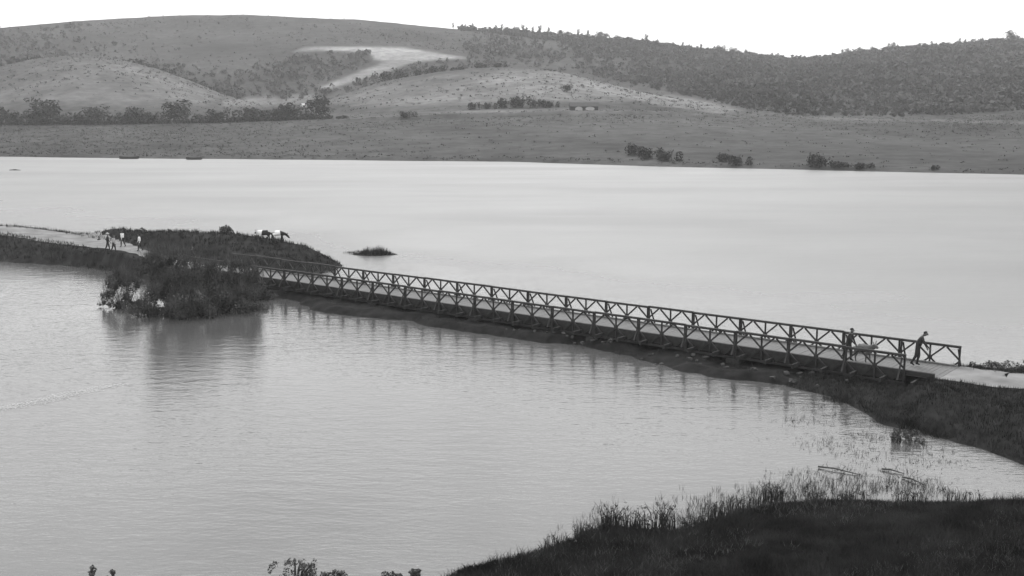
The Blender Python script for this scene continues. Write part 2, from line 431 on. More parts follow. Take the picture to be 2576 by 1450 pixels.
def ribbon(name, label, pts, half, zf, m, rag=0.25):
    P = [Vector((x, y)) for x, y in pts]
    D = []
    for a, b in zip(P, P[1:]):
        k = max(2, int((b - a).length / 0.8))
        D += [a.lerp(b, i / k) for i in range(k)]
    D.append(P[-1])
    # smooth the corners
    for _ in range(5):
        D = [D[0]] + [(D[i - 1] + D[i] * 2 + D[i + 1]) / 4 for i in range(1, len(D) - 1)] + [D[-1]]
    V, Q, NW = [], [], 7
    for i, c in enumerate(D):
        t = (D[min(i + 1, len(D) - 1)] - D[max(i - 1, 0)]).normalized(); nrm = Vector((-t.y, t.x))
        hw = half(i / len(D)) if callable(half) else half
        l_, r_ = hw + random.uniform(-rag, rag), hw + random.uniform(-rag, rag)
        for k in range(NW):
            f = k / (NW - 1) * 2 - 1
            p_ = c + nrm * (f * (r_ if f > 0 else l_))
            V.append((p_.x, p_.y, 0))
    V = np.array(V); V[:, 2] = zf(V[:, 0], V[:, 1])
    for i in range(len(D) - 1):
        for k in range(NW - 1):
            a = i * NW + k; Q.append((a, a + 1, a + NW + 1, a + NW))
    o = link(name, fast_mesh(name, V, 4, Q, smooth=True, m=m))
    return tag(o, label, kind='structure')
def spit_z(X, Y): return spit_top(sdf(spit, X, Y) + wobble(X, Y, 2.4) * 0.35, X, Y)
ribbon('road', 'pale dirt road along the spit leading to the bridge', SPIT_ROAD, lambda f: 3.3 - 2.35 * float(smooth((f - .42) / .22)), lambda X, Y: spit_z(X, Y) + 0.05, M_ROAD)

# --- the embankment at the near end of the bridge, right
emb = [(72, 37.0), (36, 38.5)] + xy([(2700, 1215), (2576, 1167), (2450, 1125), (2330, 1090), (2230, 1068), (2170, 1035)]) + [bpt(2.6, BW + 2.9)[:2], bpt(4.4, BW + 2.4)[:2], bpt(5.0, BW)[:2], bpt(3.0, -1.2)[:2], bpt(1.0, -2.4)[:2], bpt(-2, -3.2)[:2]] + \
      [at_Y(2500, 900, 58.5)[:2], at_Y(2700, 900, 58.5)[:2], (40, 57.0), (72, 53.0)]
NEAR_ROAD = [bpt(0.4, BW / 2)[:2], bpt(-0.6, BW / 2)[:2], bpt(-2.2, BW / 2 - 0.1)[:2], at_z(2500, 951, 1.0)[:2], at_z(2650, 962, 1.0)[:2], at_z(2900, 985, 1.0)[:2], (44, 46.8), (70, 44.5)]
def emb_top(s, X, Y):
    z = 1.0 + 0 * X
    z = np.minimum(np.where(s > 0, s * 0.34 , s * 0.3), z) + np.clip(s, 0, 1) * wobble(X, Y, 1.3) * 0.07
    d = line_dist(NEAR_ROAD, X, Y)
    w = smooth((2.6 - d) / 1.0) * smooth((1.6 - ((X - BX) * BU[0] + (Y - BY) * BU[1])) / 1.0)
    dn = (X - BX) * BU[0] + (Y - BY) * BU[1]
    z = np.where(dn > 0.0, np.minimum(z, 1.0 - 0.62 * smooth(dn / 1.3)), z)
    zr = ZDECK - 0.02 - 0.6 * smooth((dn - 0.25) / 0.9)
    return np.where(s > -0.2, z * (1 - w) + zr * w, z)
land('embankment_ground', 'dark grassy embankment at the near end of the bridge', emb, emb_top, M_BANK, 0.22, 0.28)
def emb_z(X, Y): return emb_top(sdf(emb, X, Y) + wobble(X, Y, 2.4) * 0.28, X, Y)
ribbon('approach_road', 'pale dirt approach road meeting the near end of the bridge', [bpt(-0.05, BW / 2)[:2]] + NEAR_ROAD[1:], 1.65, lambda X, Y: emb_z(X, Y) + 0.04, M_ROAD, 0.15)

# --- the drowned causeway of rubble the bridge is laid over
cause = [bpt(2.0, BW + 2.6)[:2], bpt(8, BW + 2.0)[:2], bpt(12, BW + 1.8)[:2], bpt(15, BW + 1.3)[:2], bpt(20, BW + 1.5)[:2], bpt(30, BW + 1.2)[:2], bpt(38.5, BW + 1.4)[:2], bpt(38.5, -0.3)[:2], bpt(20, 0.0)[:2], bpt(10, -0.2)[:2], bpt(2, -0.6)[:2]]
def cause_top(s, X, Y):
    z = np.minimum(np.where(s > 0, s * 0.5, s * 0.4), 0.34) + np.clip(s, 0, .6) * wobble(X, Y, 0.9) * 0.16
    return np.minimum(z, ZB - 0.06)
land('causeway_ground', 'dark drowned causeway of earth and rubble below the bridge', cause, cause_top, M_BANK, 0.2, 0.7)

# --- the foreground bank below the camera
fg = xy([(1120, 1470), (1180, 1440), (1260, 1420), (1350, 1398), (1440, 1370), (1520, 1338), (1620, 1345), (1700, 1350), (1780, 1325), (1860, 1300), (1960, 1280), (2060, 1270), (2300, 1266), (2576, 1272), (2800, 1280), (3200, 1290)]) + [(40, -40), (-40, -40), (-22, 10), (-9, 27)]
def fg_top(s, X, Y):
    z = np.where(s > 0, 0.10 * s + np.clip(s - 10, 0, 60) ** 2 * 0.013, s * 0.3)
    return z + np.clip(s, 0, 1) * wobble(X, Y, 1.6) * 0.08
land('bank_ground', 'dark overgrown lake bank in the lower right', fg, fg_top, M_TURF, 0.3, 0.3)
def fg_z(X, Y): return fg_top(sdf(fg, X, Y) + wobble(X, Y, 2.4) * 0.3, X, Y)

# ------------------------------------------------------------------ haze between here and the ridge
bm = bmesh.new(); box_bm(bm, (0, 640, 68), (2900, 1560, 146))
hz = bpy.data.materials.new('thin haze'); hz.use_nodes = True
n, l = hz.node_tree.nodes, hz.node_tree.links
n.clear()
pv = n.new('ShaderNodeVolumePrincipled'); pv.inputs['Density'].default_value = 0.00022; pv.inputs['Color'].default_value = (0.9, 0.9, 0.9, 1)
om = n.new('ShaderNodeOutputMaterial'); l.new(pv.outputs[0], om.inputs['Volume'])
haze = link('haze', bm_mesh('haze', bm, hz)); tag(haze, kind='stuff')

# ------------------------------------------------------------------ grass
def blades(pts, n_per, h, w, spread, lean=0.5, seg2=False):
    """pts (n,3): tufts of tapering blades"""
    pts = np.repeat(np.asarray(pts), n_per, 0); N = len(pts)
    a = RNG.uniform(0, 6.283, N); rr_ = RNG.uniform(0, spread, N)
    base = pts + np.stack([np.cos(a) * rr_, np.sin(a) * rr_, np.full(N, -0.03)], -1)
    hh = h * RNG.uniform(0.45, 1.25, N) if np.isscalar(h) else np.repeat(h, n_per) * RNG.uniform(0.5, 1.2, N)
    la = RNG.uniform(0, 6.283, N); ln = hh * RNG.uniform(0.0, lean, N)
    tip = base + np.stack([np.cos(la) * ln, np.sin(la) * ln, hh], -1)
    fa = RNG.uniform(0, 3.1416, N); side = np.stack([np.cos(fa), np.sin(fa), 0 * fa], -1) * (w * RNG.uniform(0.6, 1.3, N))[:, None]
    if not seg2:
        V = np.stack([base - side, base + side, tip], 1).reshape(-1, 3)
        return V, 3, np.arange(len(V))
    mid = base + np.stack([np.cos(la) * ln * .28, np.sin(la) * ln * .28, hh * .6], -1)
    V = np.stack([base - side, base + side, mid + side * .8, mid - side * .8, tip + side * .05, tip - side * .05], 1).reshape(-1, 3)
    k = np.arange(N)[:, None] * 6
    return V, 4, np.concatenate([k + np.array([0, 1, 2, 3]), k + np.array([3, 2, 4, 5])], 1)
def scatter(poly, n, zf, smin=0.05, road=None, road_w=2.0, clump=None):
    P = np.array(poly); x0, y0 = P.min(0); x1, y1 = P.max(0)
    X = RNG.uniform(x0, x1, n); Y = RNG.uniform(y0, y1, n)
    s = sdf(poly, X, Y); k = s > smin
    if road is not None: k &= line_dist(road, X, Y) > road_w + RNG.uniform(-.4, .4, n)
    if clump: k &= (wobble(X, Y, clump) + RNG.uniform(-.8, .8, n)) > -0.5
    X, Y = X[k], Y[k]
    return np.stack([X, Y, zf(X, Y)], -1)
def stuff(name, label, parts, m):
    k = parts[0][1]; off, Vs, Is = 0, [], []
    for V, kk, I in parts:
        Vs.append(V); Is.append(np.asarray(I).ravel() + off); off += len(V)
    o = link(name, fast_mesh(name, np.concatenate(Vs), k, np.concatenate(Is), m=m))
    return tag(o, label, kind='stuff')

pts = scatter(spit, 26000, spit_z, 0.1, SPIT_ROAD, 2.0)
stuff('grass', 'rough grass covering the spit', [blades(pts, 4, 0.32, 0.035, 0.25)], M_GRASS)
X_ = scatter(spit, 60000, spit_z, 0.3); ld = line_dist(SPIT_ROAD, X_[:, 0], X_[:, 1])
X_ = X_[((ld < .35) & (wobble(X_[:, 0], X_[:, 1], 3.0) > -.2)) | ((ld > 1.6) & (ld < 3.2) & (wobble(X_[:, 0], X_[:, 1], 1.2) > .5))]
stuff('grass', 'thin grass between the wheel tracks and along the edges of the spit road', [blades(X_, 3, 0.1, 0.03, 0.2)], M_GRASS)
pts = scatter(emb, 62000, emb_z, 0.05, NEAR_ROAD, 1.75)
stuff('grass', 'rough grass covering the bridge embankment', [blades(pts, 5, 0.22, 0.014, 0.15)], M_GRASS)
pts = scatter(emb, 115000, emb_z, -.5); es = sdf(emb, pts[:, 0], pts[:, 1]); pts = pts[(es < .35) & (pts[:, 1] < 53) & (wobble(pts[:, 0], pts[:, 1], .9) > .2)]
pts[:, 2] = np.maximum(pts[:, 2], -.05)
stuff('grass', 'ragged weeds along the waterline of the bridge embankment', [blades(pts, 5, .3, .012, .15, .9)], M_GRASS)
cz = lambda X, Y: cause_top(sdf(cause, X, Y) + wobble(X, Y, 2.4) * 0.7, X, Y)
pts = scatter(cause, 9000, cz, -.15, None, 2, 1.6)
stuff('grass', 'dark weeds and litter caught on the causeway below the bridge', [blades(pts, 4, 0.16, 0.016, 0.16, 1.2)], M_GRASS)
fgv = [p_ for p_ in fg[:16]] + [at_z(3200, 1620, 0)[:2], at_z(1050, 1620, 0)[:2]]
pts = scatter(fgv, 110000, fg_z, -0.15)
tall = pts[RNG.random(len(pts)) < 0.10]
tall = tall[(wobble(tall[:, 0], tall[:, 1], 1.5) > 0.1)]
stuff('grass', 'dense dark grass on the lower right bank', [blades(pts, 6, 0.26, 0.011, 0.12, 0.7, True), blades(tall, 5, 0.5, 0.010, 0.12, 0.6, True)], M_GRASS)

M_STALK = mat('dry stalks', 0.12, 0.5, 0.9, 0.9, 0, 6.0, 0.03)
dry = pts[(RNG.random(len(pts)) < 0.10) & (wobble(pts[:, 0], pts[:, 1], 1.4) > 0.1)]
stuff('grass', 'scattered drier stalks on the lower right bank', [blades(dry, 4, 0.3, 0.010, 0.12, 0.8, True)], M_STALK)
# ------------------------------------------------------------------ leafy things
def crown_mesh(name, blobs, leaves, size, m, flat=0.6):
    """blobs: (cx,cy,cz,rx,ry,rz); leaf quads spread through their volumes, denser toward the shell"""
    vol = np.array([b[3] * b[4] * b[5] for b in blobs]) ** 0.7; vol /= vol.sum()
    Vs = []
    for b, f in zip(blobs, vol):
        k = max(6, int(leaves * f))
        d = RNG.normal(size=(k, 3)); d /= np.linalg.norm(d, axis=1)[:, None]
        r = RNG.uniform(0.35, 1.0, k) ** 0.6 * RNG.choice([1.0, 1.0, 1.14, 0.85], k)
        c = np.array(b[:3]) + d * r[:, None] * np.array(b[3:6])
        nrm = d + RNG.normal(size=(k, 3)) * flat; nrm /= np.linalg.norm(nrm, axis=1)[:, None]
        t1 = np.cross(nrm, RNG.normal(size=(k, 3))); t1 /= np.linalg.norm(t1, axis=1)[:, None]
        t2 = np.cross(nrm, t1)
        s = size * RNG.uniform(0.6, 1.4, k)[:, None]
        Vs.append(np.stack([c - t1 * s, c - t2 * s * .55, c + t1 * s, c + t2 * s * .55], 1).reshape(-1, 3))
    V = np.concatenate(Vs)
    return fast_mesh(name, V, 4, np.arange(len(V)), m=m)
def trunk_mesh(name, h, r, limbs, spread, m):
    bm = bmesh.new()
    tube_bm(bm, [(0, 0, -0.3), (0.03 * h, 0, h * .35), (0.0, .03 * h, h * .8)], [r, r * .75, r * .35])
    for k in range(limbs):
        a = k * 2.4 + random.random(); z0 = h * random.uniform(.3, .65)
        tube_bm(bm, [(0.02 * h, 0, z0), (math.cos(a) * spread * .5, math.sin(a) * spread * .5, z0 + h * .15), (math.cos(a) * spread, math.sin(a) * spread, z0 + h * .33)], [r * .5, r * .35, r * .12], 5)
    return bm_mesh(name, bm, m)
# unit tree types, about 1 m tall, scaled per tree (round, tall, low bush)
TYPES = {}
def tree_type(kind, k):
    key = (kind, k)
    if key in TYPES: return TYPES[key]
    if kind == 'round':
        bl = [(random.uniform(-.3, .3), random.uniform(-.3, .3), random.uniform(.2, .8), random.uniform(.18, .3), random.uniform(.18, .3), random.uniform(.16, .24)) for _ in range(13)]
        c = crown_mesh('crown', bl, 620, 0.055, M_LEAF_FAR); t_ = trunk_mesh('trunk', .7, .035, 5, .22, M_WOOD)
    elif kind == 'tall':
        bl = [(random.uniform(-.1, .1), random.uniform(-.1, .1), z, .17 - .07 * z, .17 - .07 * z, .16) for z in (.35, .48, .6, .72, .84, .92)]
        c = crown_mesh('crown', bl, 260, 0.05, M_LEAF_FAR); t_ = trunk_mesh('trunk', .9, .03, 4, .12, M_WOOD)
    else:
        bl = [(random.uniform(-.65, .65), random.uniform(-.4, .4), random.uniform(.2, .55), random.uniform(.25, .42), random.uniform(.25, .4), random.uniform(.25, .42)) for _ in range(11)]
        c = crown_mesh('crown', bl, 480, 0.085, M_LEAF_FAR); t_ = trunk_mesh('trunk', .5, .03, 6, .35, M_WOOD)
    TYPES[key] = (c, t_)
    return TYPES[key]
def far_tree(x, y, hpx, kind, name, label, cat='tree', group=None, wide=1.0, Y=None):
    if Y is None: P = at_terrain(x, y)
    else:
        X = at_Y(x, y, Y)[0]; P = (X, Y, float(terrain(np.array([X]), np.array([Y]))[0]))
    h = hpx / F * P[1] * 1.02
    o = empty(name, (P[0], P[1], P[2] - 0.1), random.uniform(0, 6.28) if kind != 'bush' else random.uniform(-.3, .3))
    c, t_ = tree_type(kind, random.randrange(4))
    o.scale = (h * wide, h * wide, h)
    link('crown', c, o); link('trunk', t_, o)
    return tag(o, label, cat, group)

ORD = ['first', 'second', 'third', 'fourth', 'fifth', 'sixth', 'seventh', 'eighth', 'ninth', 'tenth', 'eleventh', 'twelfth', 'thirteenth', 'fourteenth']
row = [(20, 314, 46, 'round', 1.3), (68, 315, 40, 'bush', 1.0), (118, 314, 62, 'round', 1.1), (178, 314, 34, 'bush', 1.0), (238, 314, 44, 'round', 1.3), (300, 313, 32, 'bush', 1.0), (345, 312, 40, 'round', 1.3), (392, 312, 30, 'bush', 1.0),
       (440, 311, 50, 'round', 1.2), (505, 309, 22, 'bush', 1.1), (570, 308, 34, 'bush', 1.1), (640, 305, 34, 'bush', 1.2), (715, 302, 44, 'round', 1.2), (755, 300, 34, 'bush', 1.0)]
for k, (x, y, h, kd, w) in enumerate(row):
    far_tree(x, y, h * 1.22, kd, 'shade_tree' if kd == 'round' else 'bush', f'{ORD[k]} {"tree" if kd == "round" else "bush"} from the left in the dark row behind the far plain', 'tree' if kd == 'round' else 'bush', 'dark row of trees behind the far plain', w * (1.15 if kd == 'bush' else 1.05))
def thicket():
    Vs = []
    for x, y, k, hh in [(random.uniform(-60, 835), 0, 0, 0) for _ in range(520)]:
        y = np.interp(x, [0, 500, 830], [315, 310, 299]) + random.uniform(-2, 1)
        P_ = at_terrain(x, y); r_ = random.uniform(.5, 1.5)
        d_ = RNG.normal(size=(16, 3)); d_ /= np.linalg.norm(d_, axis=1)[:, None]
        c_ = np.array(P_) + np.array([0, 0, r_ * .5]) + d_ * r_ * np.array([1.5, 1, .8]) * RNG.uniform(.5, 1, (16, 1))
        t1 = np.cross(d_, RNG.normal(size=(16, 3))); t1 /= np.linalg.norm(t1, axis=1)[:, None]; t2 = np.cross(d_, t1)
        Vs.append(np.stack([c_ - t1 * .4, c_ - t2 * .3, c_ + t1 * .4, c_ + t2 * .3], 1).reshape(-1, 3))
    V = np.concatenate(Vs); return V, 4, np.arange(len(V))
stuff('undergrowth', 'continuous dark undergrowth below the far row of trees', [thicket()], M_LEAF_FAR)
far_tree(803, 298, 58, 'round', 'shade_tree', 'large round dark tree at the right end of the far row, beside the pale hut', 'tree', None, 1.2)
for x, y, h, lb in ((860, 299, 12, 'low flat bush just right of the large round tree'), (1030, 296, 17, 'low dark bush alone on the far plain right of the large round tree')):
    far_tree(x, y, h, 'bush', 'bush', lb, 'bush', None, 1.6)
for k, (x, y, h) in enumerate([(1195, 276, 22), (1235, 274, 20), (1275, 272, 30), (1315, 271, 34), (1355, 271, 28), (1392, 270, 20)]):
    far_tree(x, y, h, 'bush', 'bush', f'{ORD[k]} bush from the left in the hedge row left of the far shed', 'bush', 'hedge row left of the far shed', 1.0)
far_tree(1425, 232, 24, 'round', 'shade_tree', 'small lone tree on the open slope of the middle knoll', 'tree', None, 1.1)
for k, (x, y, h, w) in enumerate([(1596, 392, 36, 1.1), (1640, 400, 34, 1.2), (1688, 405, 34, 1.1), (1826, 408, 28, 1.2), (1866, 414, 28, 1.2), (2056, 421, 42, .9), (2112, 423, 22, 1.8), (2175, 424, 18, 1.8), (2352, 428, 15, .9)]):
    far_tree(x, y, h, 'bush', 'bush', f'{ORD[k]} bush from the left along the far waterline', 'bush', 'bushes along the far waterline', w)
# wood edge behind the middle knoll (crest of dark scrub, upper left of the knoll) and along the right foot
for k, (x, y, h) in enumerate([(985, 200, 30), (1010, 190, 26), (1060, 180, 20), (1100, 176, 22), (1150, 168, 20), (1210, 163, 22), (1260, 160, 18)]):
    far_tree(x, y, h, 'bush', 'bush', f'{ORD[k]} bush from the left along the crest of the middle knoll', 'bush', 'bushes along the crest of the middle knoll', 1.2, Y=572)
# trees that stand up on the skyline
sky_x = [(1140, 10), (1170, 9), (1190, 12), (1246, 12), (1262, 15), (1300, 16), (1316, 18), (1340, 15), (1358, 20), (1380, 16), (1408, 18), (1430, 12), (1455, 17), (1480, 16), (1510, 19), (1525, 14), (1560, 14), (1590, 12), (1628, 20), (1655, 12), (1690, 12),
         (1720, 14), (1765, 16), (1805, 22), (1818, 18), (1850, 17), (1880, 13), (1905, 14), (1945, 12), (1962, 13), (2085, 13), (2125, 15), (2140, 20), (2172, 17), (2205, 15), (2250, 24), (2290, 10), (2350, 12), (2420, 13), (2480, 11), (2520, 10), (2552, 34)]
for x, h in sky_x:
    kd = 'tall' if random.random() < .5 else 'round'
    lb = 'small tree standing up among others on the wooded ridge skyline'
    g = 'trees on the ridge skyline'
    if x == 2552: lb, g, kd = 'tallest skyline tree, at the right end of the ridge', None, 'round'
    if x == 2250: lb, g = 'lone taller skyline tree on the right half of the ridge', None
    far_tree(x, 0, h + 5, kd, 'ridge_tree', lb, 'tree', g, 1.0 if kd == 'round' else 1.2, Y=YB - 3)

# the wood on the ridge: one mass of tree crowns
def forest():
    N = 36000
    u_ = RNG.uniform(-0.62, 0.62, N); Y = RNG.uniform(450, 1010, N)
    u_[:7000] = RNG.uniform(-.05, .62, 7000); Y[:7000] = RNG.uniform(965, 1003, 7000); X = u_ * Y
    Z = terrain(X, Y)
    x, y = project(X, Y, Z)
    def inside(poly): return sdf(poly, x, y) > 0
    w = inside([(1240, 85), (1420, 105), (1500, 195), (1700, 235), (1880, 275), (2000, 292), (2900, 300), (2900, 80), (2080, 140), (1980, 145), (1700, 115)]) & (Y > 445)
    w2 = inside([(1150, 60), (1420, 80), (1500, 190), (1300, 165), (1000, 200), (930, 235), (760, 250), (560, 250), (330, 166), (360, 150), (620, 185), (760, 132), (930, 132), (940, 155), (1040, 160), (1180, 148)]) & (Y > 590)
    w3 = inside([(-900, 195), (60, 172), (170, 140), (120, 105), (20, 92), (-900, 120)]) & (Y > 600)
    pr = np.where(w, 1.0, np.where(w2, .6, np.where(w3, .6, (0.05 + .3 * np.clip((330 - x) / 330, 0, 1)) * (Y > 640) * (Y < 985))))
    pr = pr * np.where(w, np.clip(.95 + .3 * wobble(X, Y, 40.0), .5, 1), np.clip(0.7 + 0.5 * wobble(X, Y, 30.0), 0.1, 1))
    light = sdf([(738, 130), (770, 115), (900, 115), (1010, 116), (1180, 140), (1180, 150), (1035, 162), (980, 185), (830, 230), (790, 225), (930, 160), (930, 130), (800, 131)], x, y) > 0
    k = (RNG.random(N) < pr) & ~light
    X, Y, Z = X[k], Y[k], Z[k]; M = len(X)
    L = 16
    R = np.clip(RNG.lognormal(.45, .42, M), .6, 3.6); R = np.where(pr[k] < .06, R * .55, R) * np.where(Y < 600, .8, 1)
    d = RNG.normal(size=(M, L, 3)); d /= np.linalg.norm(d, axis=2)[..., None]
    c = np.stack([X, Y, Z + R * .6], -1)[:, None] + d * R[:, None, None] * np.array([1, 1, .9]) * RNG.uniform(.5, 1, (M, L, 1))
    nrm = d + RNG.normal(size=(M, L, 3)) * .5; nrm /= np.linalg.norm(nrm, axis=2)[..., None]
    t1 = np.cross(nrm, RNG.normal(size=(M, L, 3))); t1 /= np.linalg.norm(t1, axis=2)[..., None]
    t2 = np.cross(nrm, t1); s = (R * .45)[:, None, None] * RNG.uniform(.6, 1.3, (M, L, 1))
    V = np.stack([c - t1 * s, c - t2 * s * .7, c + t1 * s, c + t2 * s * .7], 2).reshape(-1, 3)
    return V, 4, np.arange(len(V))
stuff('forest', 'far-off scrub and woodland covering the slopes of the ridge', [forest()], mat('woodland leaves', 0.04, 0.75, 0.03, 0.9, 0, 6.0))

def tussocks():
    N = 26000
    u_ = RNG.uniform(-0.56, 0.56, N); Y = RNG.uniform(450, 1004, N) ** 1.0; X = u_ * Y
    k = RNG.random(N) < np.clip(.35 + .5 * wobble(X, Y, 45.0), .04, 1)
    X, Y = X[k], Y[k]; Z = terrain(X, Y)
    x, y = project(X, Y, Z)
    light = sdf([(738, 130), (770, 115), (900, 115), (1010, 116), (1180, 140), (1180, 150), (1035, 162), (980, 185), (830, 230), (790, 225), (930, 160), (930, 130), (800, 131)], x, y) > -2
    X, Y, Z = X[~light], Y[~light], Z[~light]; M = len(X); L = 6
    R = RNG.uniform(.25, .9, M) * np.where(Y < 640, .75, 1.1)
    d = RNG.normal(size=(M, L, 3)); d /= np.linalg.norm(d, axis=2)[..., None]
    c = np.stack([X, Y, Z + R * .4], -1)[:, None] + d * R[:, None, None] * np.array([1.6, 1, .7])
    t1 = np.cross(d, RNG.normal(size=(M, L, 3))); t1 /= np.linalg.norm(t1, axis=2)[..., None]
    t2 = np.cross(d, t1); s = (R * .6)[:, None, None]
    V = np.stack([c - t1 * s, c - t2 * s * .7, c + t1 * s, c + t2 * s * .7], 2).reshape(-1, 3)
    return V, 4, np.arange(len(V))
def plain_tufts():
    N = 30000
    u_ = RNG.uniform(-0.56, 0.56, N); Y = 225 + 225 * RNG.random(N) ** .8; X = u_ * Y
    x = 1288 + F * u_ / CP; ys = HC * F / (itp(x, SHORE) - 260)
    k = (Y > ys + .3) & (Y < 436) & ((RNG.random(N) < np.clip(.3 + .55 * wobble(X, Y, 60.0), .05, 1)) | (Y < ys + 5))
    X, Y = X[k], Y[k]; Z = terrain(X, Y); M = len(X); L = 5
    R = RNG.uniform(.1, .36, M)
    d = RNG.normal(size=(M, L, 3)); d /= np.linalg.norm(d, axis=2)[..., None]
    c = np.stack([X, Y, Z + R * .4], -1)[:, None] + d * R[:, None, None] * np.array([2.2, 1, .7])
    t1 = np.cross(d, RNG.normal(size=(M, L, 3))); t1 /= np.linalg.norm(t1, axis=2)[..., None]
    t2 = np.cross(d, t1); s = (R * .7)[:, None, None]
    V = np.stack([c - t1 * s, c - t2 * s * .7, c + t1 * s, c + t2 * s * .7], 2).reshape(-1, 3)
    return V, 4, np.arange(len(V))
stuff('undergrowth', 'low rushes and tufts scattered over the far plain and its shore', [plain_tufts()], mat('plain rushes', 0.052, 0.5, 0.05, 0.9, 0, 6.0))
stuff('undergrowth', 'low tussocks and scrub speckling the far hill pasture', [tussocks()], mat('hill tussocks', 0.062, 0.4, 0.05, 0.9, 0, 6.0))
# near shrubs: own geometry each
def shrub(loc, blobs, leaves, size, name, label, stems=7, group=None, cat='shrub', leafmat=None, shoots=0):
    o = empty(name, loc)
    link('crown', crown_mesh('crown', blobs, leaves, size, leafmat or M_LEAF), o)
    bm = bmesh.new()
    top = max(b[2] for b in blobs); wx = max(abs(b[0]) for b in blobs)
    for k in range(stems):
        b_ = random.choice(blobs)
        tube_bm(bm, [(b_[0] * .25, b_[1] * .25, -0.5), (b_[0] * .6, b_[1] * .6, b_[2] * .5), (b_[0], b_[1], b_[2] + b_[5] * .6)], [.05, .035, .012], 5)
    link('stems', bm_mesh('stems', bm, M_WOOD), o)
    if shoots:
        bs_ = np.array([b for b in blobs if b[2] > .3]); pk_ = bs_[RNG.integers(0, len(bs_), shoots)]
        pp = pk_[:, :3] + RNG.normal(size=(shoots, 3)) * pk_[:, 3:6] * .6
        Vb, kb, ib = blades(pp, 3, .85, .014, .12, .9)
        link('shoots', fast_mesh('shoots', Vb, kb, ib), o, M_SHOOT)
    return tag(o, label, cat, group)
M_SHOOT = mat('pale willow shoots', 0.075, 0.5, 1.2, 0.9, 0, 5.0, 0.05)
def rb(n, rx, ry, z0, z1, r0, r1):
    out = []
    for _ in range(n):
        a, q_ = random.uniform(0, 6.28), math.sqrt(random.random())
        z = random.uniform(z0, z1); k = 1 - 0.35 * (z - z0) / (z1 - z0 + 1e-6)
        out.append((math.cos(a) * rx * q_ * k, math.sin(a) * ry * q_ * k, z, random.uniform(r0, r1), random.uniform(r0, r1), random.uniform(r0, r1) * .8))
    return out
P = at_z(452, 792); shrub(P, rb(60, 3.3, 1.9, .3, 3.9, .25, .75) + rb(26, 3.7, 1.9, .0, .5, .4, .7), 21000, .07, 'willow_shrub', 'largest dark willow shrub standing in the water before the spit', 18, shoots=1500)
P = at_z(590, 780); shrub(P, rb(36, 2.4, 1.5, .3, 3.2, .25, .65) + rb(16, 2.6, 1.5, .0, .4, .35, .6), 12000, .07, 'willow_shrub', 'dark willow shrub in the water beside the far bridge end', 12, shoots=900)
P = at_z(312, 772); shrub(P, rb(26, 1.5, 1.0, .2, 2.3, .15, .4) + rb(18, 1.9, 1.0, .0, .4, .15, .35), 2800, .075, 'willow_shrub', 'smaller ragged willow shrub on the left flank of the largest one', 10, shoots=420)
P = at_z(655, 752); shrub(P, rb(16, 1.2, .9, .0, .9, .25, .5), 3600, .07, 'willow_shrub', 'low willow shrub against the bridge abutment in the water', 6)
P = at_Y(566, 579, 103.0); shrub((P[0], P[1], float(spit_z(np.array([P[0]]), np.array([P[1]]))[0])), rb(12, .9, .6, .05, .75, .15, .4), 700, .08, 'bush', 'round bush on the far crest of the spit above the willow', 4, None, 'bush')
P = at_Y(126, 568, 115.0); shrub((P[0], P[1], float(spit_z(np.array([P[0]]), np.array([P[1]]))[0])), rb(5, .5, .4, .15, .7, .2, .35), 420, .08, 'bush', 'small bush on the far road verge at the left of the spit', 3, None, 'bush')
for k, (x, Y, hh) in enumerate([(290, 110, .5), (360, 108, .6), (428, 107, .6), (490, 106, .7), (800, 96, .8), (830, 95, .4), (760, 98, .5)]):
    P = at_Y(x, 575, Y)
    shrub((P[0], P[1], float(spit_z(np.array([P[0]]), np.array([P[1]]))[0]) - .05), rb(6, .4, .3, .0, hh * .8, .08, .2), 150, .06, 'bush', f'{ORD[k]} tuft-like small bush from the left on the spit crest', 3, 'small bushes on the spit crest', 'bush')
pz = lambda X, Y, zf: float(zf(np.array([X]), np.array([Y]))[0])
# hedge along the approach road
for k, x in enumerate((2470, 2496, 2520, 2546, 2570, 2600)):
    P = at_Y(x + random.uniform(-6, 6), 930, 56.4 + random.uniform(-.3, .5)); hh = .14 + .09 * k + random.uniform(0, .12)
    shrub((P[0], P[1], pz(P[0], P[1], emb_z)), rb(12, .6, .4, .0, hh + .25, .12, .24), 620, .042, 'bush', f'{ORD[k]} small bush from the bridge along the approach road verge', 4, 'bushes along the approach road', 'bush')
# emergent plants in the foreground water
M_SPRIG = mat('water plant leaves', .085, .5, 2.0, .9, 0, 5.0, .05)
P = at_z(742, 1452); shrub(P, rb(26, .95, .35, .0, .55, .07, .18), 620, .04, 'water_plant', 'leafy water plant rising at the bottom edge, widest of the emergent plants', 12, None, 'plant', M_SPRIG)
P = at_z(850, 1456); shrub(P, rb(8, .6, .2, .05, .2, .07, .13), 200, .05, 'water_plant', 'low leafy water plant just right of the widest one', 6, None, 'plant', M_SPRIG)
P = at_z(236, 1462); shrub(P, rb(4, .12, .1, .1, .5, .06, .12), 90, .05, 'water_plant', 'narrow upright water plant at the bottom left edge', 5, None, 'plant', M_SPRIG)
P = at_z(286, 1462); shrub(P, rb(4, .25, .1, .05, .28, .06, .1), 90, .05, 'water_plant', 'short water plant right of the narrow upright one', 4, None, 'plant', M_SPRIG)
P = at_z(1020, 1448); shrub(P, rb(9, .75, .2, .02, .16, .07, .13), 220, .05, 'water_plant', 'flat trailing water plant left of the lower right bank', 5, None, 'plant', M_SPRIG)
P = at_z(2280, 1110); shrub(P, rb(12, .8, .5, .0, .45, .14, .28), 900, .05, 'water_plant', 'dark bushy plant in the shallows below the embankment', 8, None, 'plant', M_SPRIG)
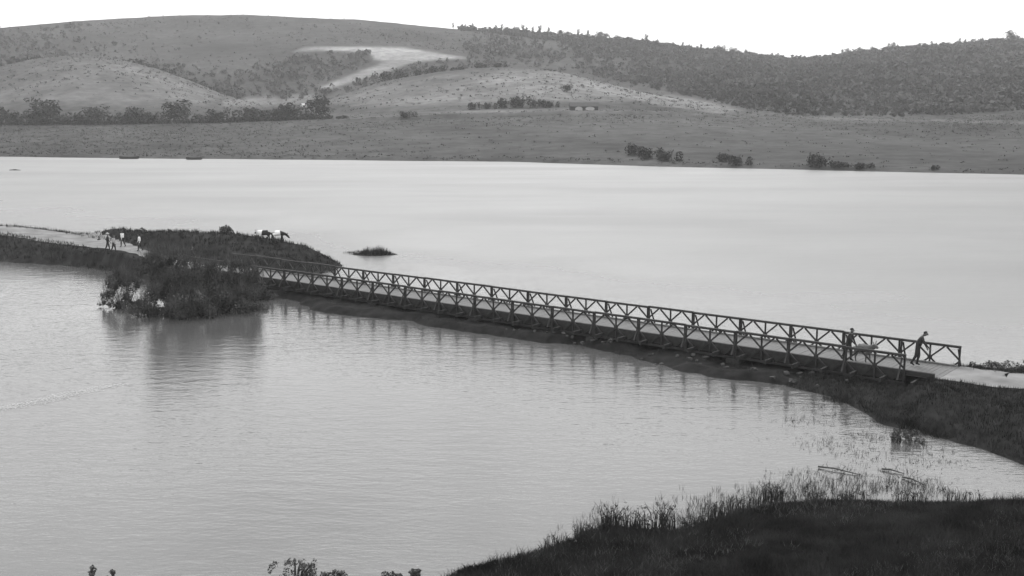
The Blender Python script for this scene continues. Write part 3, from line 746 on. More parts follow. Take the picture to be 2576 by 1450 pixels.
# reeds at the foreground edge: a clump is a thing
def reed_clump(x, y, n_, h, spread, label, z=None):
    P = at_z(x, y)
    o = empty('reed_clump', P)
    bm = bmesh.new()
    for _ in range(n_):
        a, r_ = random.uniform(0, 6.28), spread * math.sqrt(random.random())
        bx, by = math.cos(a) * r_, math.sin(a) * r_ * .5
        hh = h * random.uniform(.5, 1.15); la = random.uniform(0, 6.28); ln = hh * random.uniform(.05, .5)
        pts_ = [(bx, by, -.1), (bx + math.cos(la) * ln * .3, by + math.sin(la) * ln * .3, hh * .6), (bx + math.cos(la) * ln, by + math.sin(la) * ln, hh * random.uniform(.75, 1.0))]
        tube_bm(bm, pts_, [.013, .010, .004], 3)
    link('stalks', bm_mesh('stalks', bm, M_GRASS), o)
    bl = [(random.uniform(-1, 1) * spread, random.uniform(-.4, .4) * spread, random.uniform(.1, 1.0) * h, .07, .07, .09) for _ in range(max(5, n_ // 3))]
    link('leaves', crown_mesh('leaves', bl, n_ * 3, .032, M_LEAF), o)
    return tag(o, label, 'reeds', 'reed clumps along the lower right bank')
for k, (x, y, n_, h, sp) in enumerate([(1410, 1380, 34, .5, .5), (1470, 1352, 30, .5, .35), (1545, 1332, 70, .95, .45), (1605, 1335, 60, .8, .4), (1670, 1340, 80, 1.0, .4), (1745, 1330, 40, .5, .4), (1800, 1300, 40, .55, .35), (1855, 1285, 36, .5, .35), (1945, 1262, 70, .7, .45), (1900, 1272, 26, .4, .3), (2050, 1255, 24, .4, .4), (2150, 1255, 26, .35, .5), (2420, 1262, 40, .4, .7), (2290, 1268, 46, .5, .6)]):
    reed_clump(x, y, n_, h, sp, f'{ORD[k]} clump of thin reeds from the left along the lower right bank')
# islet of reeds beyond the bridge
P = at_z(940, 641)
isl = [(P[0] + a_, P[1] + b_) for a_, b_ in ((-1.9, .1), (-1.1, -.7), (.3, -1.0), (1.4, -.6), (2.2, .1), (1.0, .9), (-.6, .9))]
o = land('islet', 'small flat islet of weed beyond the far half of the bridge', isl, lambda s, X, Y: np.minimum(s * .22, .22) - .02, M_TURF, .15, .3, 1.0)
pts = scatter(isl, 620, lambda X, Y: 0 * X + .05, 0)
stuff('reeds', 'low reeds growing on the small islet', [blades(pts, 4, np.clip(.06 + 1.0 * sdf(isl, pts[:, 0], pts[:, 1]), .08, .95), .025, .2)], M_GRASS)
tail = np.array([at_z(*q_)[:2] for q_ in ((862, 636), (905, 632), (925, 640), (880, 641))]); pts = scatter(tail, 120, lambda X, Y: 0 * X, 0)
stuff('reeds', 'thin trail of reeds left of the small islet', [blades(pts, 3, .22, .03, .2, .8)], M_GRASS)
# weed afloat in the embankment shallows; bankside clumps painted in for dark ripples
wp = [(P_ + RNG.normal(size=2) * np.array([.75, .45])) for P_ in [np.array(at_z(x, y)[:2]) for x, y in [(2120, 1130), (2180, 1150), (2240, 1190), (2300, 1140), (2340, 1165), (2090, 1190), (2020, 1200), (2150, 1215), (2250, 1225), (2330, 1215), (1990, 1240), (1920, 1250), (2080, 1235), (2170, 1100), (2330, 1125), (2120, 1040), (2170, 1060), (2070, 1020), (2230, 1095), (2060, 1110), (2010, 1060)]] for _ in range(70)]
wp = np.array([(a_, b_, 0.0) for a_, b_ in wp])
stuff('water_weed', 'scattered dark weed and stems standing in the shallows, some painted in for dark ripples', [blades(wp, 3, .06, .022, .14, 2.4), blades(wp[::2], 3, .17, .009, .15, .8)], mat('drowned weed', .06, .5, .8, .9, 0, 5.0, .1))
mg = []
for (x0, y0), (x1, y1), k in (((1430, 1360), (1560, 1300), 90), ((1690, 1310), (1880, 1262), 200), ((1880, 1262), (2120, 1225), 260), ((2120, 1225), (2400, 1240), 180)):
    a_, b_ = np.array(at_z(x0, y0)[:2]), np.array(at_z(x1, y1)[:2])
    mg.append(a_ + (b_ - a_) * RNG.random(k)[:, None] + RNG.normal(size=(k, 2)) * np.array([.3, .75]))
mg = np.concatenate(mg); mg = np.concatenate([mg, np.zeros((len(mg), 1))], 1)
stuff('water_weed', 'thin grey weeds standing in the water along the lower right bank', [blades(mg, 5, .26, .010, .16, .9)], mat('drowned weed', .06))
def branch(x0, y0, x1, y1, label):
    a_, b_ = Vector(at_z(x0, y0, .05)), Vector(at_z(x1, y1, .03))
    o = empty('floating_branch', (a_ + b_) / 2); mid = (a_ + b_) / 2
    bm = bmesh.new(); tube_bm(bm, [a_ - mid, (a_ - mid) * .2 + Vector((0, .05, .04)), b_ - mid], [.035, .03, .014], 7)
    link('limb', bm_mesh('limb', bm, M_WOOD, True), o)
    bm = bmesh.new()
    for f in (-.5, .1, .45):
        s_ = (b_ - a_) * f * .5
        tube_bm(bm, [s_, s_ + Vector((random.uniform(-.1, .25), .2, .12)), s_ + Vector((random.uniform(0, .4), .35, .2))], [.012, .009, .004], 5)
    link('twigs', bm_mesh('twigs', bm, M_WOOD), o)
    tag(o, label, 'branch', 'branches afloat in the shallows')
branch(2058, 1174, 2165, 1195, 'longer dark branch afloat left of the embankment toe')
branch(2218, 1180, 2275, 1192, 'shorter dark branch afloat nearer the embankment toe')
branch(2270, 1200, 2330, 1222, 'dark branch afloat closest to the lower right bank')

fm = []  # pale flecks painted in for a bright ripple streak on the water
for (x0, y0), (x1, y1), k in (((-20, 1032), (90, 1013), 420), ((90, 1013), (210, 985), 760), ((210, 985), (300, 968), 240)):
    a_, b_ = np.array(at_z(x0, y0)[:2]), np.array(at_z(x1, y1)[:2])
    f_ = RNG.random(k)[:, None]; fm.append(a_ + (b_ - a_) * f_ + RNG.normal(size=(k, 2)) * np.array([.35, .2]))
fm = np.concatenate(fm); c_ = np.concatenate([fm, RNG.uniform(.008, .03, (len(fm), 1))], 1)
sz = RNG.uniform(.01, .028, (len(fm), 1)); ex, ey = np.array([[1, .15, 0]]) * sz * 1.8, np.array([[-.1, .8, 0]]) * sz
stuff('ripple_streak', 'thin bright ripple streak painted in pale flecks on the open water at the left', [(np.stack([c_ - ex, c_ - ey, c_ + ex, c_ + ey], 1).reshape(-1, 3), 4, np.arange(len(c_) * 4))], mat('ripple_streak', .42, .1))
# rubble under the bridge
def rock_mesh(k):
    bm = bmesh.new(); bmesh.ops.create_icosphere(bm, subdivisions=2, radius=.5)
    ax = [Vector(RNG.normal(size=3)).normalized() for _ in range(7)]
    for v in bm.verts:
        s_ = 1.0
        for a_ in ax:
            dp = v.co.dot(a_)
            if dp > .25: v.co -= a_ * (dp - .25)
        v.co *= 1 + random.uniform(-.04, .04)
    return bm_mesh('rock', bm, M_ROCK)
RM = [rock_mesh(k) for k in range(5)]
for k in range(46):
    n_ = random.choice([random.uniform(2.5, 9), random.uniform(2.5, 16), random.uniform(12, 18)])
    v_ = BW + random.uniform(.2, 2.2) * (1 if n_ < 12 else .6)
    P = bpt(n_, v_); o = link('rock', RM[k % 5])
    sc = random.uniform(.16, .42)
    o.scale = (sc * random.uniform(.8, 1.5), sc, sc * random.uniform(.6, .9)); o.rotation_euler = (random.uniform(-.3, .3), random.uniform(-.3, .3), random.uniform(0, 6.28))
    o.location = (P[0], P[1], float(cause_top(sdf(cause, np.array([P[0]]), np.array([P[1]])), np.array([P[0]]), np.array([P[1]]))[0]) + sc * .15)
    tag(o, 'rough rubble stone lying on the causeway along the near side of the bridge', 'rock', 'rubble stones below the bridge')

# ------------------------------------------------------------------ the panel bridge
ang = math.atan2(BU[1], BU[0])
bridge = empty('panel_bridge', (BX, BY, ZB), ang)     # local +x runs along the bridge to the far end; local +y is towards the camera
tag(bridge, 'long low steel panel truss bridge laid across the water to the spit', 'bridge')
YS = 1.0 if (Matrix.Rotation(ang, 2) @ Vector((0, 1))).dot(Vector(BV)) > 0 else -1.0
PL, PH = 2 * BAY, 1.50
bm = bmesh.new()
for z in (.05, PH - .05):
    for dy in (-.055, .055):
        box_bm(bm, (PL / 2, dy, z), (PL - .02, .045, .11))
for x in (.05, PL - .05):
    box_bm(bm, (x, 0, PH / 2), (.085, .075, PH - .21))
    for z in (.05, PH - .05): box_bm(bm, (x, 0, z), (.09, .16, .09))
panel_me = bm_mesh('truss_panel', bm, M_STEEL)
bm = bmesh.new(); box_bm(bm, (0, 0, PH / 2), (.08, .07, PH - .212)); box_bm(bm, (0, .0, PH / 2), (.22, .085, .17))
vert_me = bm_mesh('vertical', bm, M_STEEL)
DG = {}
for kx in (-1, 1):
    for kz in (-1, 1):
        bm = bmesh.new()
        bar_bm(bm, (0.06 * kx, 0, PH / 2 + kz * (PH / 2 - .12)), (kx * (BAY / 2 - .05), 0, PH / 2 + kz * .04), .06, .085)
        DG[kx, kz] = bm_mesh('diagonal', bm, M_STEEL)
NF = 19
for vy, n0 in ((0.0, 0), (BW * YS, 1)):
    for k in range(NF):
        pn = link('truss_panel', panel_me, bridge)
        pn.location = ((n0 + 2 * k) * BAY, vy + random.uniform(-.02, .02), random.uniform(-.03, .02)); pn.rotation_euler = (random.uniform(-.012, .012), random.uniform(-.004, .004), 0)
        v_ = link('vertical', vert_me, pn); v_.location = (BAY, 0, 0)
        for half in (0.5, 1.5):
            for key, dm in DG.items():
                d_ = link('diagonal', dm, pn); d_.location = (half * BAY, 0, 0)
# rakers brace each panel joint from the end of a transom; transoms stick out under the trusses
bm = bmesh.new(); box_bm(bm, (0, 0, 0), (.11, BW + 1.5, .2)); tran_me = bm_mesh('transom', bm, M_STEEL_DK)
bm = bmesh.new(); bar_bm(bm, (0, .62, .3), (0, .09, 1.3), .07, .06); rak_n = bm_mesh('raker', bm, M_STEEL)
bm = bmesh.new(); bar_bm(bm, (0, -.62, .3), (0, -.09, 1.3), .07, .06); rak_f = bm_mesh('raker', bm, M_STEEL)
for k in range(2 * NF):
    o = link('transom', tran_me, bridge); o.location = ((k + .62) * BAY, BW / 2 * YS, .205)
for k in range(NF + 1):
    o = link('raker', rak_f if YS > 0 else rak_n, bridge); o.location = (2 * k * BAY - (.1 if k else -.15), 0, 0)
    o = link('raker', rak_n if YS > 0 else rak_f, bridge); o.location = ((2 * k + 1) * BAY - (.1 if k else -.15), BW * YS, 0)
L = 39.4 * BAY
for f in (.14, .32, .5, .68, .86):
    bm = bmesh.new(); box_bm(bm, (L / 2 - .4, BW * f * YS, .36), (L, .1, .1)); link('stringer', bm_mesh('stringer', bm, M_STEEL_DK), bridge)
bm = bmesh.new(); box_bm(bm, (0, 0, 0), (.222, BW - .34, .045)); plank_me = bm_mesh('deck_plank', bm, M_PLANK)
npl = int(L / .236)
for k in range(npl):
    o = link('deck_plank', plank_me, bridge)
    o.location = (-.25 + (k + .5) * .236, BW / 2 * YS + random.uniform(-.02, .02), .435 + random.uniform(-.006, .006)); o.rotation_euler = (0, 0, random.uniform(-.006, .006))
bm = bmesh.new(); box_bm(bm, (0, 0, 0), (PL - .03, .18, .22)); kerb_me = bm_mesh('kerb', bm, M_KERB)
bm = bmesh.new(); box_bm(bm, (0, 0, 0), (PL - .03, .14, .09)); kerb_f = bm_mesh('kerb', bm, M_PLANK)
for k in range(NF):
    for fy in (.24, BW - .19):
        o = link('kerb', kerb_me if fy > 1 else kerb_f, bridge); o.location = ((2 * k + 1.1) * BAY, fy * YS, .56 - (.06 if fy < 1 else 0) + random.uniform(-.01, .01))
bm = bmesh.new()
for n_ in (-.1, 39.3):
    box_bm(bm, (n_ * BAY, BW / 2 * YS, .02), (.5, BW + 1.2, .28))
link('bearing_sill', bm_mesh('bearing_sill', bm, M_KERB), bridge)
for k in range(NF):
    bm = bmesh.new() if k == 0 else None
    if k == 0:
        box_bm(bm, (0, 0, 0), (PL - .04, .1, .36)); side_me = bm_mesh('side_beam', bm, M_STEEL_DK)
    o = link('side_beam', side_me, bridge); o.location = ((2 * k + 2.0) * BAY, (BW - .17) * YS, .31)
# piers of stacked cribs under the span
bm = bmesh.new()
for z in (-.75, -.57, -.39, -.21, -.08): box_bm(bm, (0, BW / 2 * YS, z), (.8 if z > -.5 else 1.0, BW + .5, .13))
crib_me = bm_mesh('crib_pier', bm, M_KERB)
for n_ in (7, 13, 19, 25, 31):
    o = link('crib_pier', crib_me, bridge); o.location = (n_ * BAY, 0, 0)

# ------------------------------------------------------------------ people and animals
def skin_body(name, verts, edges, rad, mats, pick, sub=1):
    me = bpy.data.meshes.new(name + '_sk'); me.from_pydata([tuple(v) for v in verts], edges, [])
    o = bpy.data.objects.new(name + '_sk', me); C.objects.link(o)
    o.modifiers.new('s', 'SKIN'); ss = o.modifiers.new('u', 'SUBSURF'); ss.levels = ss.render_levels = sub
    sv = me.skin_vertices[0].data
    for i_, r_ in enumerate(rad): sv[i_].radius = r_ if isinstance(r_, tuple) else (r_, r_)
    for i_ in range(len(sv)): sv[i_].use_root = (i_ == 0)
    dg = bpy.context.evaluated_depsgraph_get(); ev = o.evaluated_get(dg)
    out = bpy.data.meshes.new_from_object(ev)
    out.name = name
    bpy.data.objects.remove(o); bpy.data.meshes.remove(me)
    out.materials.clear()
    for m in mats: out.materials.append(m)
    VV = np.array([tuple(v) for v in verts])
    for f in out.polygons:
        c = np.array(f.center); i_ = int(((VV - c) ** 2).sum(1).argmin())
        f.material_index = pick(i_, c); f.use_smooth = True
    return out
def person(P, heading, label, group=None, shirt=None, trousers=None, lean=.05, lt=(.25, .1), rt=(-.25, -.45), la=(-.3, .1), ra=(.3, .5), hat=None, robe=None, scale=1.0, head_tilt=.0, cat='person'):
    """heading: direction faced in the ground plane (radians from +X). leg = (thigh, shin) and arm = (upper, fore) swing angles, + forward"""
    V, E, R, G = [], [], [], []
    def add(p_, r_, par, g): V.append(Vector(p_)); R.append(r_); G.append(g); (E.append((par, len(V) - 1)) if par is not None else None); return len(V) - 1
    cl, sl = math.cos(lean), math.sin(lean)
    def up(x, y, z): return Vector((x, y * cl + z * sl, .92 + z * cl - y * sl))
    pel = add((0, 0, .92), (.16, .145), None, 'leg')
    bel = add(up(0, 0, .18), (.17, .165), pel, 'torso'); che = add(up(0, .01, .40), (.19, .18), bel, 'torso')
    nk = add(up(0, .02, .55), .055, che, 'skin')
    ht = head_tilt
    hd0 = add(up(0, .035 + ht * .08, .63), (.072, .085), nk, 'skin'); hd1 = add(up(0, .03 + ht * .2, .72), (.08, .098), hd0, 'skin'); hd2 = add(up(0, .015 + ht * .28, .785), (.058, .07), hd1, 'hair')
    add(up(0, .145 + ht * .2, .69), .014, hd1, 'skin')                      # nose
    for sx in (-1, 1): add(up(sx * .09, .02 + ht * .2, .695), .014, hd1, 'skin')   # ears
    for sx, (a0, a1) in ((-1, la), (1, ra)):
        sh = up(sx * .195, 0, .47); j = add(sh, .075, che, 'torso')
        el = sh + Vector((sx * .05, math.sin(a0 + lean * .5) * .29, -math.cos(a0 + lean * .5) * .29)); j = add(el, .058, j, 'torso')
        wr = el + Vector((-sx * .01, math.sin(a1) * .25, -math.cos(a1) * .25)); j = add(wr, .030, j, 'torso')
        dv = Vector((0, math.sin(a1), -math.cos(a1))); fw = Vector((0, math.cos(a1), math.sin(a1)))
        pa = wr + dv * .075; j = add(pa, (.022, .036), j, 'skin')
        for q_, ln in ((-.028, .07), (-.009, .08), (.010, .075), (.028, .06)):
            k_ = add(pa + dv * .035 + fw * q_, .0095, j, 'skin'); k_ = add(pa + dv * (.035 + ln * .6) + fw * q_ - Vector((sx * .01, 0, 0)), .009, k_, 'skin'); add(pa + dv * (.035 + ln) + fw * q_ - Vector((sx * .03, 0, 0)), .007, k_, 'skin')
        k_ = add(wr + dv * .05 + fw * .045, .011, j, 'skin'); add(wr + dv * .1 + fw * .065, .009, k_, 'skin')
    zmin = 9
    for sx, (t0, t1) in ((-1, lt), (1, rt)):
        h_ = Vector((sx * .09, 0, .88)); j = add(h_, .108, pel, 'leg')
        kn = h_ + Vector((0, math.sin(t0) * .42, -math.cos(t0) * .42)); j = add(kn, .078, j, 'leg')
        cf = kn + Vector((0, math.sin(t1) * .15, -math.cos(t1) * .15)); j = add(cf, .07, j, 'leg')
        an = kn + Vector((0, math.sin(t1) * .40, -math.cos(t1) * .40)); j = add(an, .042, j, 'foot')
        tf = min(0, t1 + .1)
        add(an + Vector((0, -.05, -.035)), .035, j, 'foot'); to = an + Vector((0, math.cos(tf) * .16, -.045 + math.sin(tf) * .16)); add(to, .034, j, 'foot')
        zmin = min(zmin, an.z - .085, to.z - .035)
    mt = [shirt or M_DARKCLOTH, trousers or M_DARKCLOTH, M_SKIN, M_HAIR]
    mp_ = {'torso': 0, 'leg': 1, 'skin': 2, 'hair': 3, 'foot': 3}
    me = skin_body('person', V, E, R, mt, lambda i_, c: mp_[G[i_]])
    o = link('person', me); o.location = (P[0], P[1], P[2] - zmin * scale); o.rotation_euler = (0, 0, heading - math.pi / 2); o.scale = (scale,) * 3
    bm = bmesh.new(); bmesh.ops.create_icosphere(bm, subdivisions=2, radius=1.0)
    hc_ = up(0, ht * .22 - .005, .735)
    bm2 = [v for v in bm.verts if v.co.z < -.15 - .9 * min(0, v.co.y) * 0 and v.co.y > -.35 or v.co.z < -.6 or (v.co.y > .55 and v.co.z < .35)]
    bmesh.ops.delete(bm, geom=bm2, context='VERTS')
    for v in bm.verts: v.co = Vector((v.co.x * .088, v.co.y * .105 - .008, v.co.z * .092)) + hc_
    link('hair', bm_mesh('hair', bm, M_HAIR, True), o)
    for sx in (-1, 1):
        bm = bmesh.new(); bmesh.ops.create_icosphere(bm, subdivisions=1, radius=.012)
        for v in bm.verts: v.co += up(sx * .033, .118 + ht * .2, .715)
        link('eye', bm_mesh('eye', bm, M_EYE, True), o)
    if hat:
        bm = bmesh.new(); seg = 16; prof = [(.20, .0), (.19, .02), (.105, .03), (.10, .11), (.05, .135), (.0, .14)]
        rings = [[bm.verts.new(hc_ + Vector((math.cos(k * 6.2832 / seg) * r_, math.sin(k * 6.2832 / seg) * r_, z_ + .01))) for k in range(seg)] for r_, z_ in prof[:-1]]
        tp = bm.verts.new(hc_ + Vector((0, 0, .15)))
        for r0, r1 in zip(rings, rings[1:]):
            for k in range(seg): bm.faces.new((r0[k], r0[(k + 1) % seg], r1[(k + 1) % seg], r1[k]))
        for k in range(seg): bm.faces.new((rings[-1][k], rings[-1][(k + 1) % seg], tp))
        link('hat', bm_mesh('hat', bm, hat, True), o)
    if robe:
        bm = bmesh.new(); seg = 18; prof = [(.17, 1.12), (.17, .95), (.2, .7), (.25, .4), (.3, .12)]
        rings = [[bm.verts.new(((r_ + .02 * math.sin(k * 2.1)) * math.cos(k * 6.2832 / seg), (r_ * .85 + .02 * math.cos(k * 1.7)) * math.sin(k * 6.2832 / seg), z_)) for k in range(seg)] for r_, z_ in prof]
        for r0, r1 in zip(rings, rings[1:]):
            for k in range(seg): bm.faces.new((r0[k], r0[(k + 1) % seg], r1[(k + 1) % seg], r1[k]))
        link('robe', bm_mesh('robe', bm, robe, True), o)
    return tag(o, label, cat, group)

def quadruped(P, heading, label, cat, L=1.3, H=1.0, mats=None, pick=None, head=.1, ears=.1, horn=False, load=False, graze=0.0, nm='cow'):
    V, E, R = [], [], []
    def add(p_, r_, par): V.append(Vector(p_)); R.append(r_); (E.append((par, len(V) - 1)) if par is not None else None); return len(V) - 1
    hb, r0 = H * .72, H * .19
    mid = add((0, 0, hb), (r0 * 1.05, r0 * 1.25), None)
    wi = add((L * .32, 0, hb + H * .02), (r0 * .95, r0 * 1.3), mid); rp = add((-L * .33, 0, hb + H * .03), (r0 * .98, r0 * 1.1), mid)
    nk = add((L * .52, 0, hb + H * (.14 - .3 * graze)), (r0 * .5, r0 * .72), wi)
    hd = add((L * .66, 0, hb + H * (.24 - .62 * graze)), (r0 * .46, r0 * .52), nk)
    mz = add((L * .82, 0, hb + H * (.10 - .78 * graze)), (r0 * .34, r0 * .34), hd)
    for s in (-1, 1):
        e_ = add((L * .63, s * H * .1, hb + H * (.29 - .6 * graze)), .03 * H, hd); add((L * .62, s * H * (.1 + ears * .6), hb + H * (.29 + ears * .8 - .6 * graze)), .02 * H, e_)
    t_ = add((-L * .5, 0, hb + H * .02), .03 * H, rp); t_ = add((-L * .54, 0, hb - H * .2), .022 * H, t_); add((-L * .54, 0, hb - H * .42), .035 * H, t_)
    for s in (-1, 1):
        dx = s * L * .05
        a_ = add((L * .30, s * r0 * .62, hb - H * .2), H * .085, wi); a_ = add((L * .30 + dx, s * r0 * .62, H * .36), H * .05, a_); a_ = add((L * .31 + dx * 1.5, s * r0 * .62, H * .09), H * .034, a_); add((L * .35 + dx * 1.5, s * r0 * .62, H * .03), H * .042, a_)
        a_ = add((-L * .30, s * r0 * .62, hb - H * .14), H * .11, rp); a_ = add((-L * .25 - dx, s * r0 * .62, H * .48), H * .07, a_); a_ = add((-L * .36 - dx, s * r0 * .62, H * .30), H * .045, a_); a_ = add((-L * .34 - dx, s * r0 * .62, H * .08), H * .034, a_); add((-L * .30 - dx, s * r0 * .62, H * .03), H * .042, a_)
    me = skin_body(nm, V, E, R, mats, pick or (lambda i_, c: 0))
    o = link(nm, me); o.location = P; o.rotation_euler = (0, 0, heading)
    if horn:
        for s in (-1, 1):
            bm = bmesh.new(); hx, hz_ = L * .65, hb + H * (.30 - .6 * graze)
            tube_bm(bm, [(hx, s * H * .06, hz_), (hx + .03, s * H * .17, hz_ + H * .06), (hx + .06, s * H * .2, hz_ + H * .15)], [.022, .017, .006], 6)
            link('horn', bm_mesh('horn', bm, M_HIDE_G, True), o)
    if load:
        bm = bmesh.new()
        for s in (-1, 1):
            bmesh.ops.create_icosphere(bm, subdivisions=2, radius=1.0, matrix=Matrix.Translation((-.02, s * r0 * 1.25, hb + .02)) @ Matrix.Diagonal((L * .26, r0 * .55, H * .2, 1)))
        link('pack', bm_mesh('pack', bm, M_GREYCLOTH, True), o)
    return tag(o, label, cat)

def on_deck(n_, v_): return bpt(n_, v_, ZB + .458)
# the man leaving the bridge
away = math.atan2(-BU[1], -BU[0])              # walking towards the near shore
pz = lambda X, Y, zf: float(zf(np.array([X]), np.array([Y]))[0])
P = at_z(2306, 922, ZDECK); person((P[0], P[1], max(ZDECK, pz(P[0], P[1], emb_z)) + .03), away + .25, 'dark-clothed person walking forward-leaning off the near end of the bridge', None, M_DARKCLOTH, M_DARKCLOTH, .33, (.16, -.22), (-.14, -.5), (.15, .5), (.45, .75), scale=1.06, head_tilt=.45)
P = at_z(2133, 908, ZDECK); person((P[0], P[1], ZB + .46), away, 'dark person on the bridge deck behind the grey animal', None, M_DARKCLOTH, M_DARKCLOTH, .14, (.25, .0), (-.3, -.5), (.2, .5), (.5, .8), scale=1.0, head_tilt=.2)
P = at_z(2168, 911, ZDECK); quadruped((P[0], P[1], ZB + .46), away, 'grey donkey carrying packs on the bridge deck between the two walkers', 'donkey', 1.0, .98, [M_HIDE_G], None, ears=.22, load=True, nm='donkey')
# the group on the spit road
def road_pt(x, y):
    P = at_z(x, y, 1.15)
    for _ in range(4): P = at_z(x, y, pz(P[0], P[1], spit_z) + .05)
    return (P[0], P[1], P[2])
G_ = 'people walking on the spit road'
person(road_pt(236, 636), 0.1, 'person in a long dark robe, leftmost on the spit road', G_, M_DARKCLOTH, M_DARKCLOTH, .03, robe=M_DARKCLOTH, scale=.88)
person(road_pt(250, 634), -.2, 'person in dark top and pale trousers next to the dark robe', G_, M_DARKCLOTH, M_PALECLOTH, .06, scale=.84)
person(road_pt(272, 632), .3, 'person in dark clothes and a pale hat on the spit road', G_, M_DARKCLOTH, M_DARKCLOTH, .03, hat=M_PALECLOTH, scale=.88)
person(road_pt(287, 636), -.1, 'person in pale shirt and dark trousers in the middle of the road group', G_, M_PALECLOTH, M_DARKCLOTH, .05, scale=.86)
person(road_pt(309, 622), 2.9, 'dark-haired person in a white shirt on the verge behind the road group', G_, M_WHITE, M_DARKCLOTH, .02, scale=.84)
person(road_pt(352, 632), 3.3, 'person in a bright white shirt, rightmost on the spit road', G_, M_WHITE, M_DARKCLOTH, .04, scale=.86)
person(road_pt(484, 668), .3, 'dark person on the road near the far bridge end behind the willow', G_, M_DARKCLOTH, M_DARKCLOTH, .03, scale=.88)
# two piebald cattle on the crest
def crest(x, Y):
    X = at_Y(x, 595, Y)[0]; return (X, Y, pz(X, Y, spit_z) + .02)
pk = lambda cx_: (lambda i_, c: 0 if abs(c[0] - cx_) < .3 and c[2] > .42 else 1)
quadruped(crest(667, 97.4), 2.9, 'black cow with white forequarters on the spit crest, left of its companion', 'cow', 1.2, 1.0, [M_HIDE_W, M_HIDE_B], pk(.52), horn=True, graze=.25)
quadruped(crest(698, 97.0), .25, 'black cow with a broad white belly patch on the spit crest', 'cow', 1.25, 1.02, [M_HIDE_W, M_HIDE_B], pk(-.02), horn=True, graze=.7)

# ------------------------------------------------------------------ far shore buildings and boats
def shed(x, y, w_, d_, h_, label):
    P = at_terrain(x, y); o = empty('farm_shed', P, 0.05)
    bm = bmesh.new(); box_bm(bm, (0, d_ / 2, h_ * .45 - .2), (w_, d_, h_ * .9 + .4)); link('wall', bm_mesh('wall', bm, mat('dark boarding', .05)), o)
    bm = bmesh.new()
    vs = [bm.verts.new(v) for v in ((-w_ / 2 - .3, -.5, h_ * .86), (w_ / 2 + .3, -.5, h_ * .86), (w_ / 2 + .3, d_ / 2, h_ * 1.75), (-w_ / 2 - .3, d_ / 2, h_ * 1.75), (-w_ / 2 - .3, d_ + .4, h_ * .86), (w_ / 2 + .3, d_ + .4, h_ * .86))]
    for f in ((0, 1, 2, 3), (3, 2, 5, 4), (0, 3, 4), (1, 5, 2), (0, 4, 5, 1)): bm.faces.new([vs[i_] for i_ in f])
    link('roof', bm_mesh('roof', bm, M_ROOF), o)
    for fx, ww in ((-.2, .26), (.2, .32)):
        bm = bmesh.new(); seg = 10; W2 = w_ * ww / 2
        lo = [bm.verts.new((fx * w_ + math.cos(k * math.pi / seg) * W2, -.06, -.3 + (h_ * .8 + .3) * min(1, .55 + .45 * math.sin(k * math.pi / seg)))) for k in range(seg + 1)]
        b0_, b1_ = bm.verts.new((fx * w_ - W2, -.06, -.3)), bm.verts.new((fx * w_ + W2, -.06, -.3))
        f_ = bm.faces.new(lo + [b0_, b1_])
        e_ = bmesh.ops.extrude_face_region(bm, geom=[f_])
        for v in e_['geom']:
            if isinstance(v, bmesh.types.BMVert): v.co.y -= .3
        link('door_panel', bm_mesh('door_panel', bm, mat('faded limewash', .36, .15, 1.0)), o)
    tag(o, label, 'shed')
shed(1470, 278, 10.0, 4.0, 1.6, 'long low shed with dark roof and two pale rounded fronts on the far plain')
P = at_terrain(764, 272)
o = empty('hut', P, .1)
bm = bmesh.new(); box_bm(bm, (0, 1.5, .7), (3.4, 3, 2.0)); link('wall', bm_mesh('wall', bm, M_PLASTER), o)
bm = bmesh.new(); box_bm(bm, (.5, -.03, .55), (.8, .1, 1.6)); link('door', bm_mesh('door', bm, M_DARK), o)
bm = bmesh.new(); vs = [bm.verts.new(v) for v in ((-1.9, -.3, 1.65), (1.9, -.3, 1.65), (1.9, 3.3, 1.65), (-1.9, 3.3, 1.65), (-1.2, 1.5, 2.5), (1.2, 1.5, 2.5))]
for f in ((0, 1, 5, 4), (1, 2, 5), (2, 3, 4, 5), (3, 0, 4), (0, 3, 2, 1)): bm.faces.new([vs[i_] for i_ in f])
link('roof', bm_mesh('roof', bm, mat('pale roof', .45, .15)), o)
tag(o, 'small white hut beside the large round tree on the far plain', 'hut')
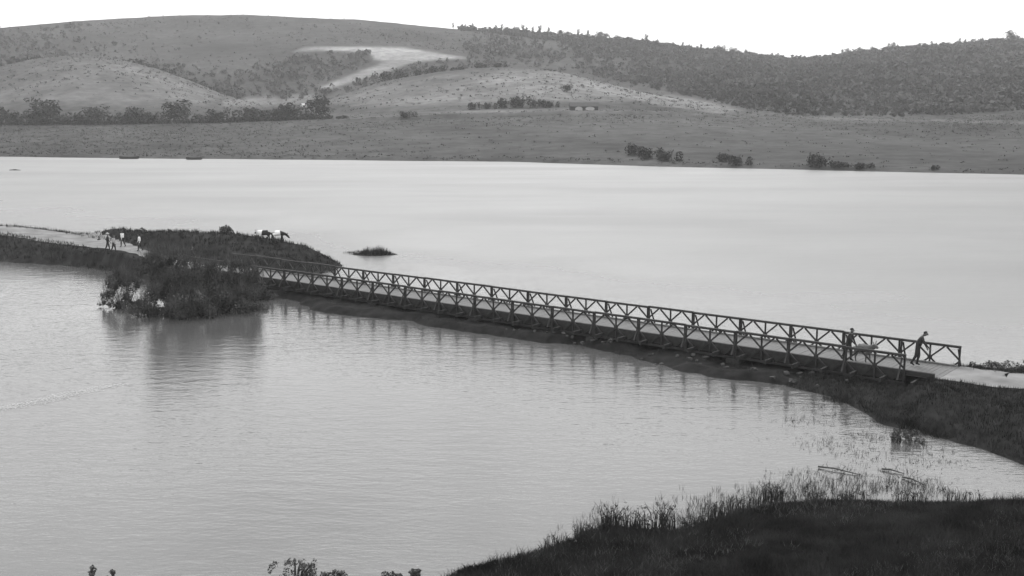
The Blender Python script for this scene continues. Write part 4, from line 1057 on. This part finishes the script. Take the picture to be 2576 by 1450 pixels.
def boat(x, y, L_, label):
    P = at_z(x, y); o = empty('rowing_boat', (P[0], P[1], 0.0), .04)
    bm = bmesh.new(); rings = []
    for k in range(11):
        f = k / 10 * 2 - 1; w_ = (1 - abs(f) ** 2.4) * L_ * .17 + .03; sh = .5 + .22 * f * f; kl = -.12 + .2 * abs(f) ** 3
        prof = [(-w_, sh), (-w_ * .85, kl + .16), (0, kl), (w_ * .85, kl + .16), (w_, sh), (w_ - .05, sh), (w_ * .75, kl + .24), (0, kl + .1), (-w_ * .75, kl + .24), (-w_ + .05, sh)]
        rings.append([bm.verts.new((f * L_ / 2, a_, b_)) for a_, b_ in prof])
    for r0, r1 in zip(rings, rings[1:]):
        for k in range(10): bm.faces.new((r0[k], r0[(k + 1) % 10], r1[(k + 1) % 10], r1[k]))
    bm.faces.new(rings[0]); bm.faces.new(rings[-1])
    link('hull', bm_mesh('hull', bm, M_HULL), o)
    for f in (-.22, .2):
        bm = bmesh.new(); box_bm(bm, (f * L_, 0, .4), (.25, L_ * .29, .05)); link('thwart', bm_mesh('thwart', bm, M_WOOD), o)
    tag(o, label, 'boat')
boat(325, 400, 5.0, 'dark rowing boat at the far shore, left of the other boat')
boat(488, 402, 4.0, 'smaller dark rowing boat at the far shore, right of the other boat')
def log(x, y, L_, label):
    P = at_z(x, y); o = link('floating_log', None) if False else None
    bm = bmesh.new(); tube_bm(bm, [(-L_ / 2, 0, .02), (0, .05, .1), (L_ / 2, 0, .0)], [.1, .16, .07], 8)
    o = link('floating_log', bm_mesh('floating_log', bm, M_WOOD, True)); o.location = P
    tag(o, label, 'log')
log(38, 429, 2.4, 'short dark log afloat on the open water at the far left')
# posts beside the approach road
for k, (x, h_) in enumerate([(2440, .62), (2466, .3), (2514, .32), (2540, .3)]):
    P = at_Y(x, 925, 57.2)
    bm = bmesh.new(); tube_bm(bm, [(0, 0, -.4), (.01, 0, h_ * .5), (.02, .01, h_)], [.06, .055, .045], 8)
    o = link('marker_post', bm_mesh('marker_post', bm, M_KERB)); o.location = (P[0], P[1], pz(P[0], P[1], emb_z))
    tag(o, ['tallest marker post, just beyond the near end of the bridge', 'short marker post next after the tallest one', 'short marker post among the approach road bushes', 'short marker post farthest from the bridge'][k], 'post', 'marker posts along the approach road')
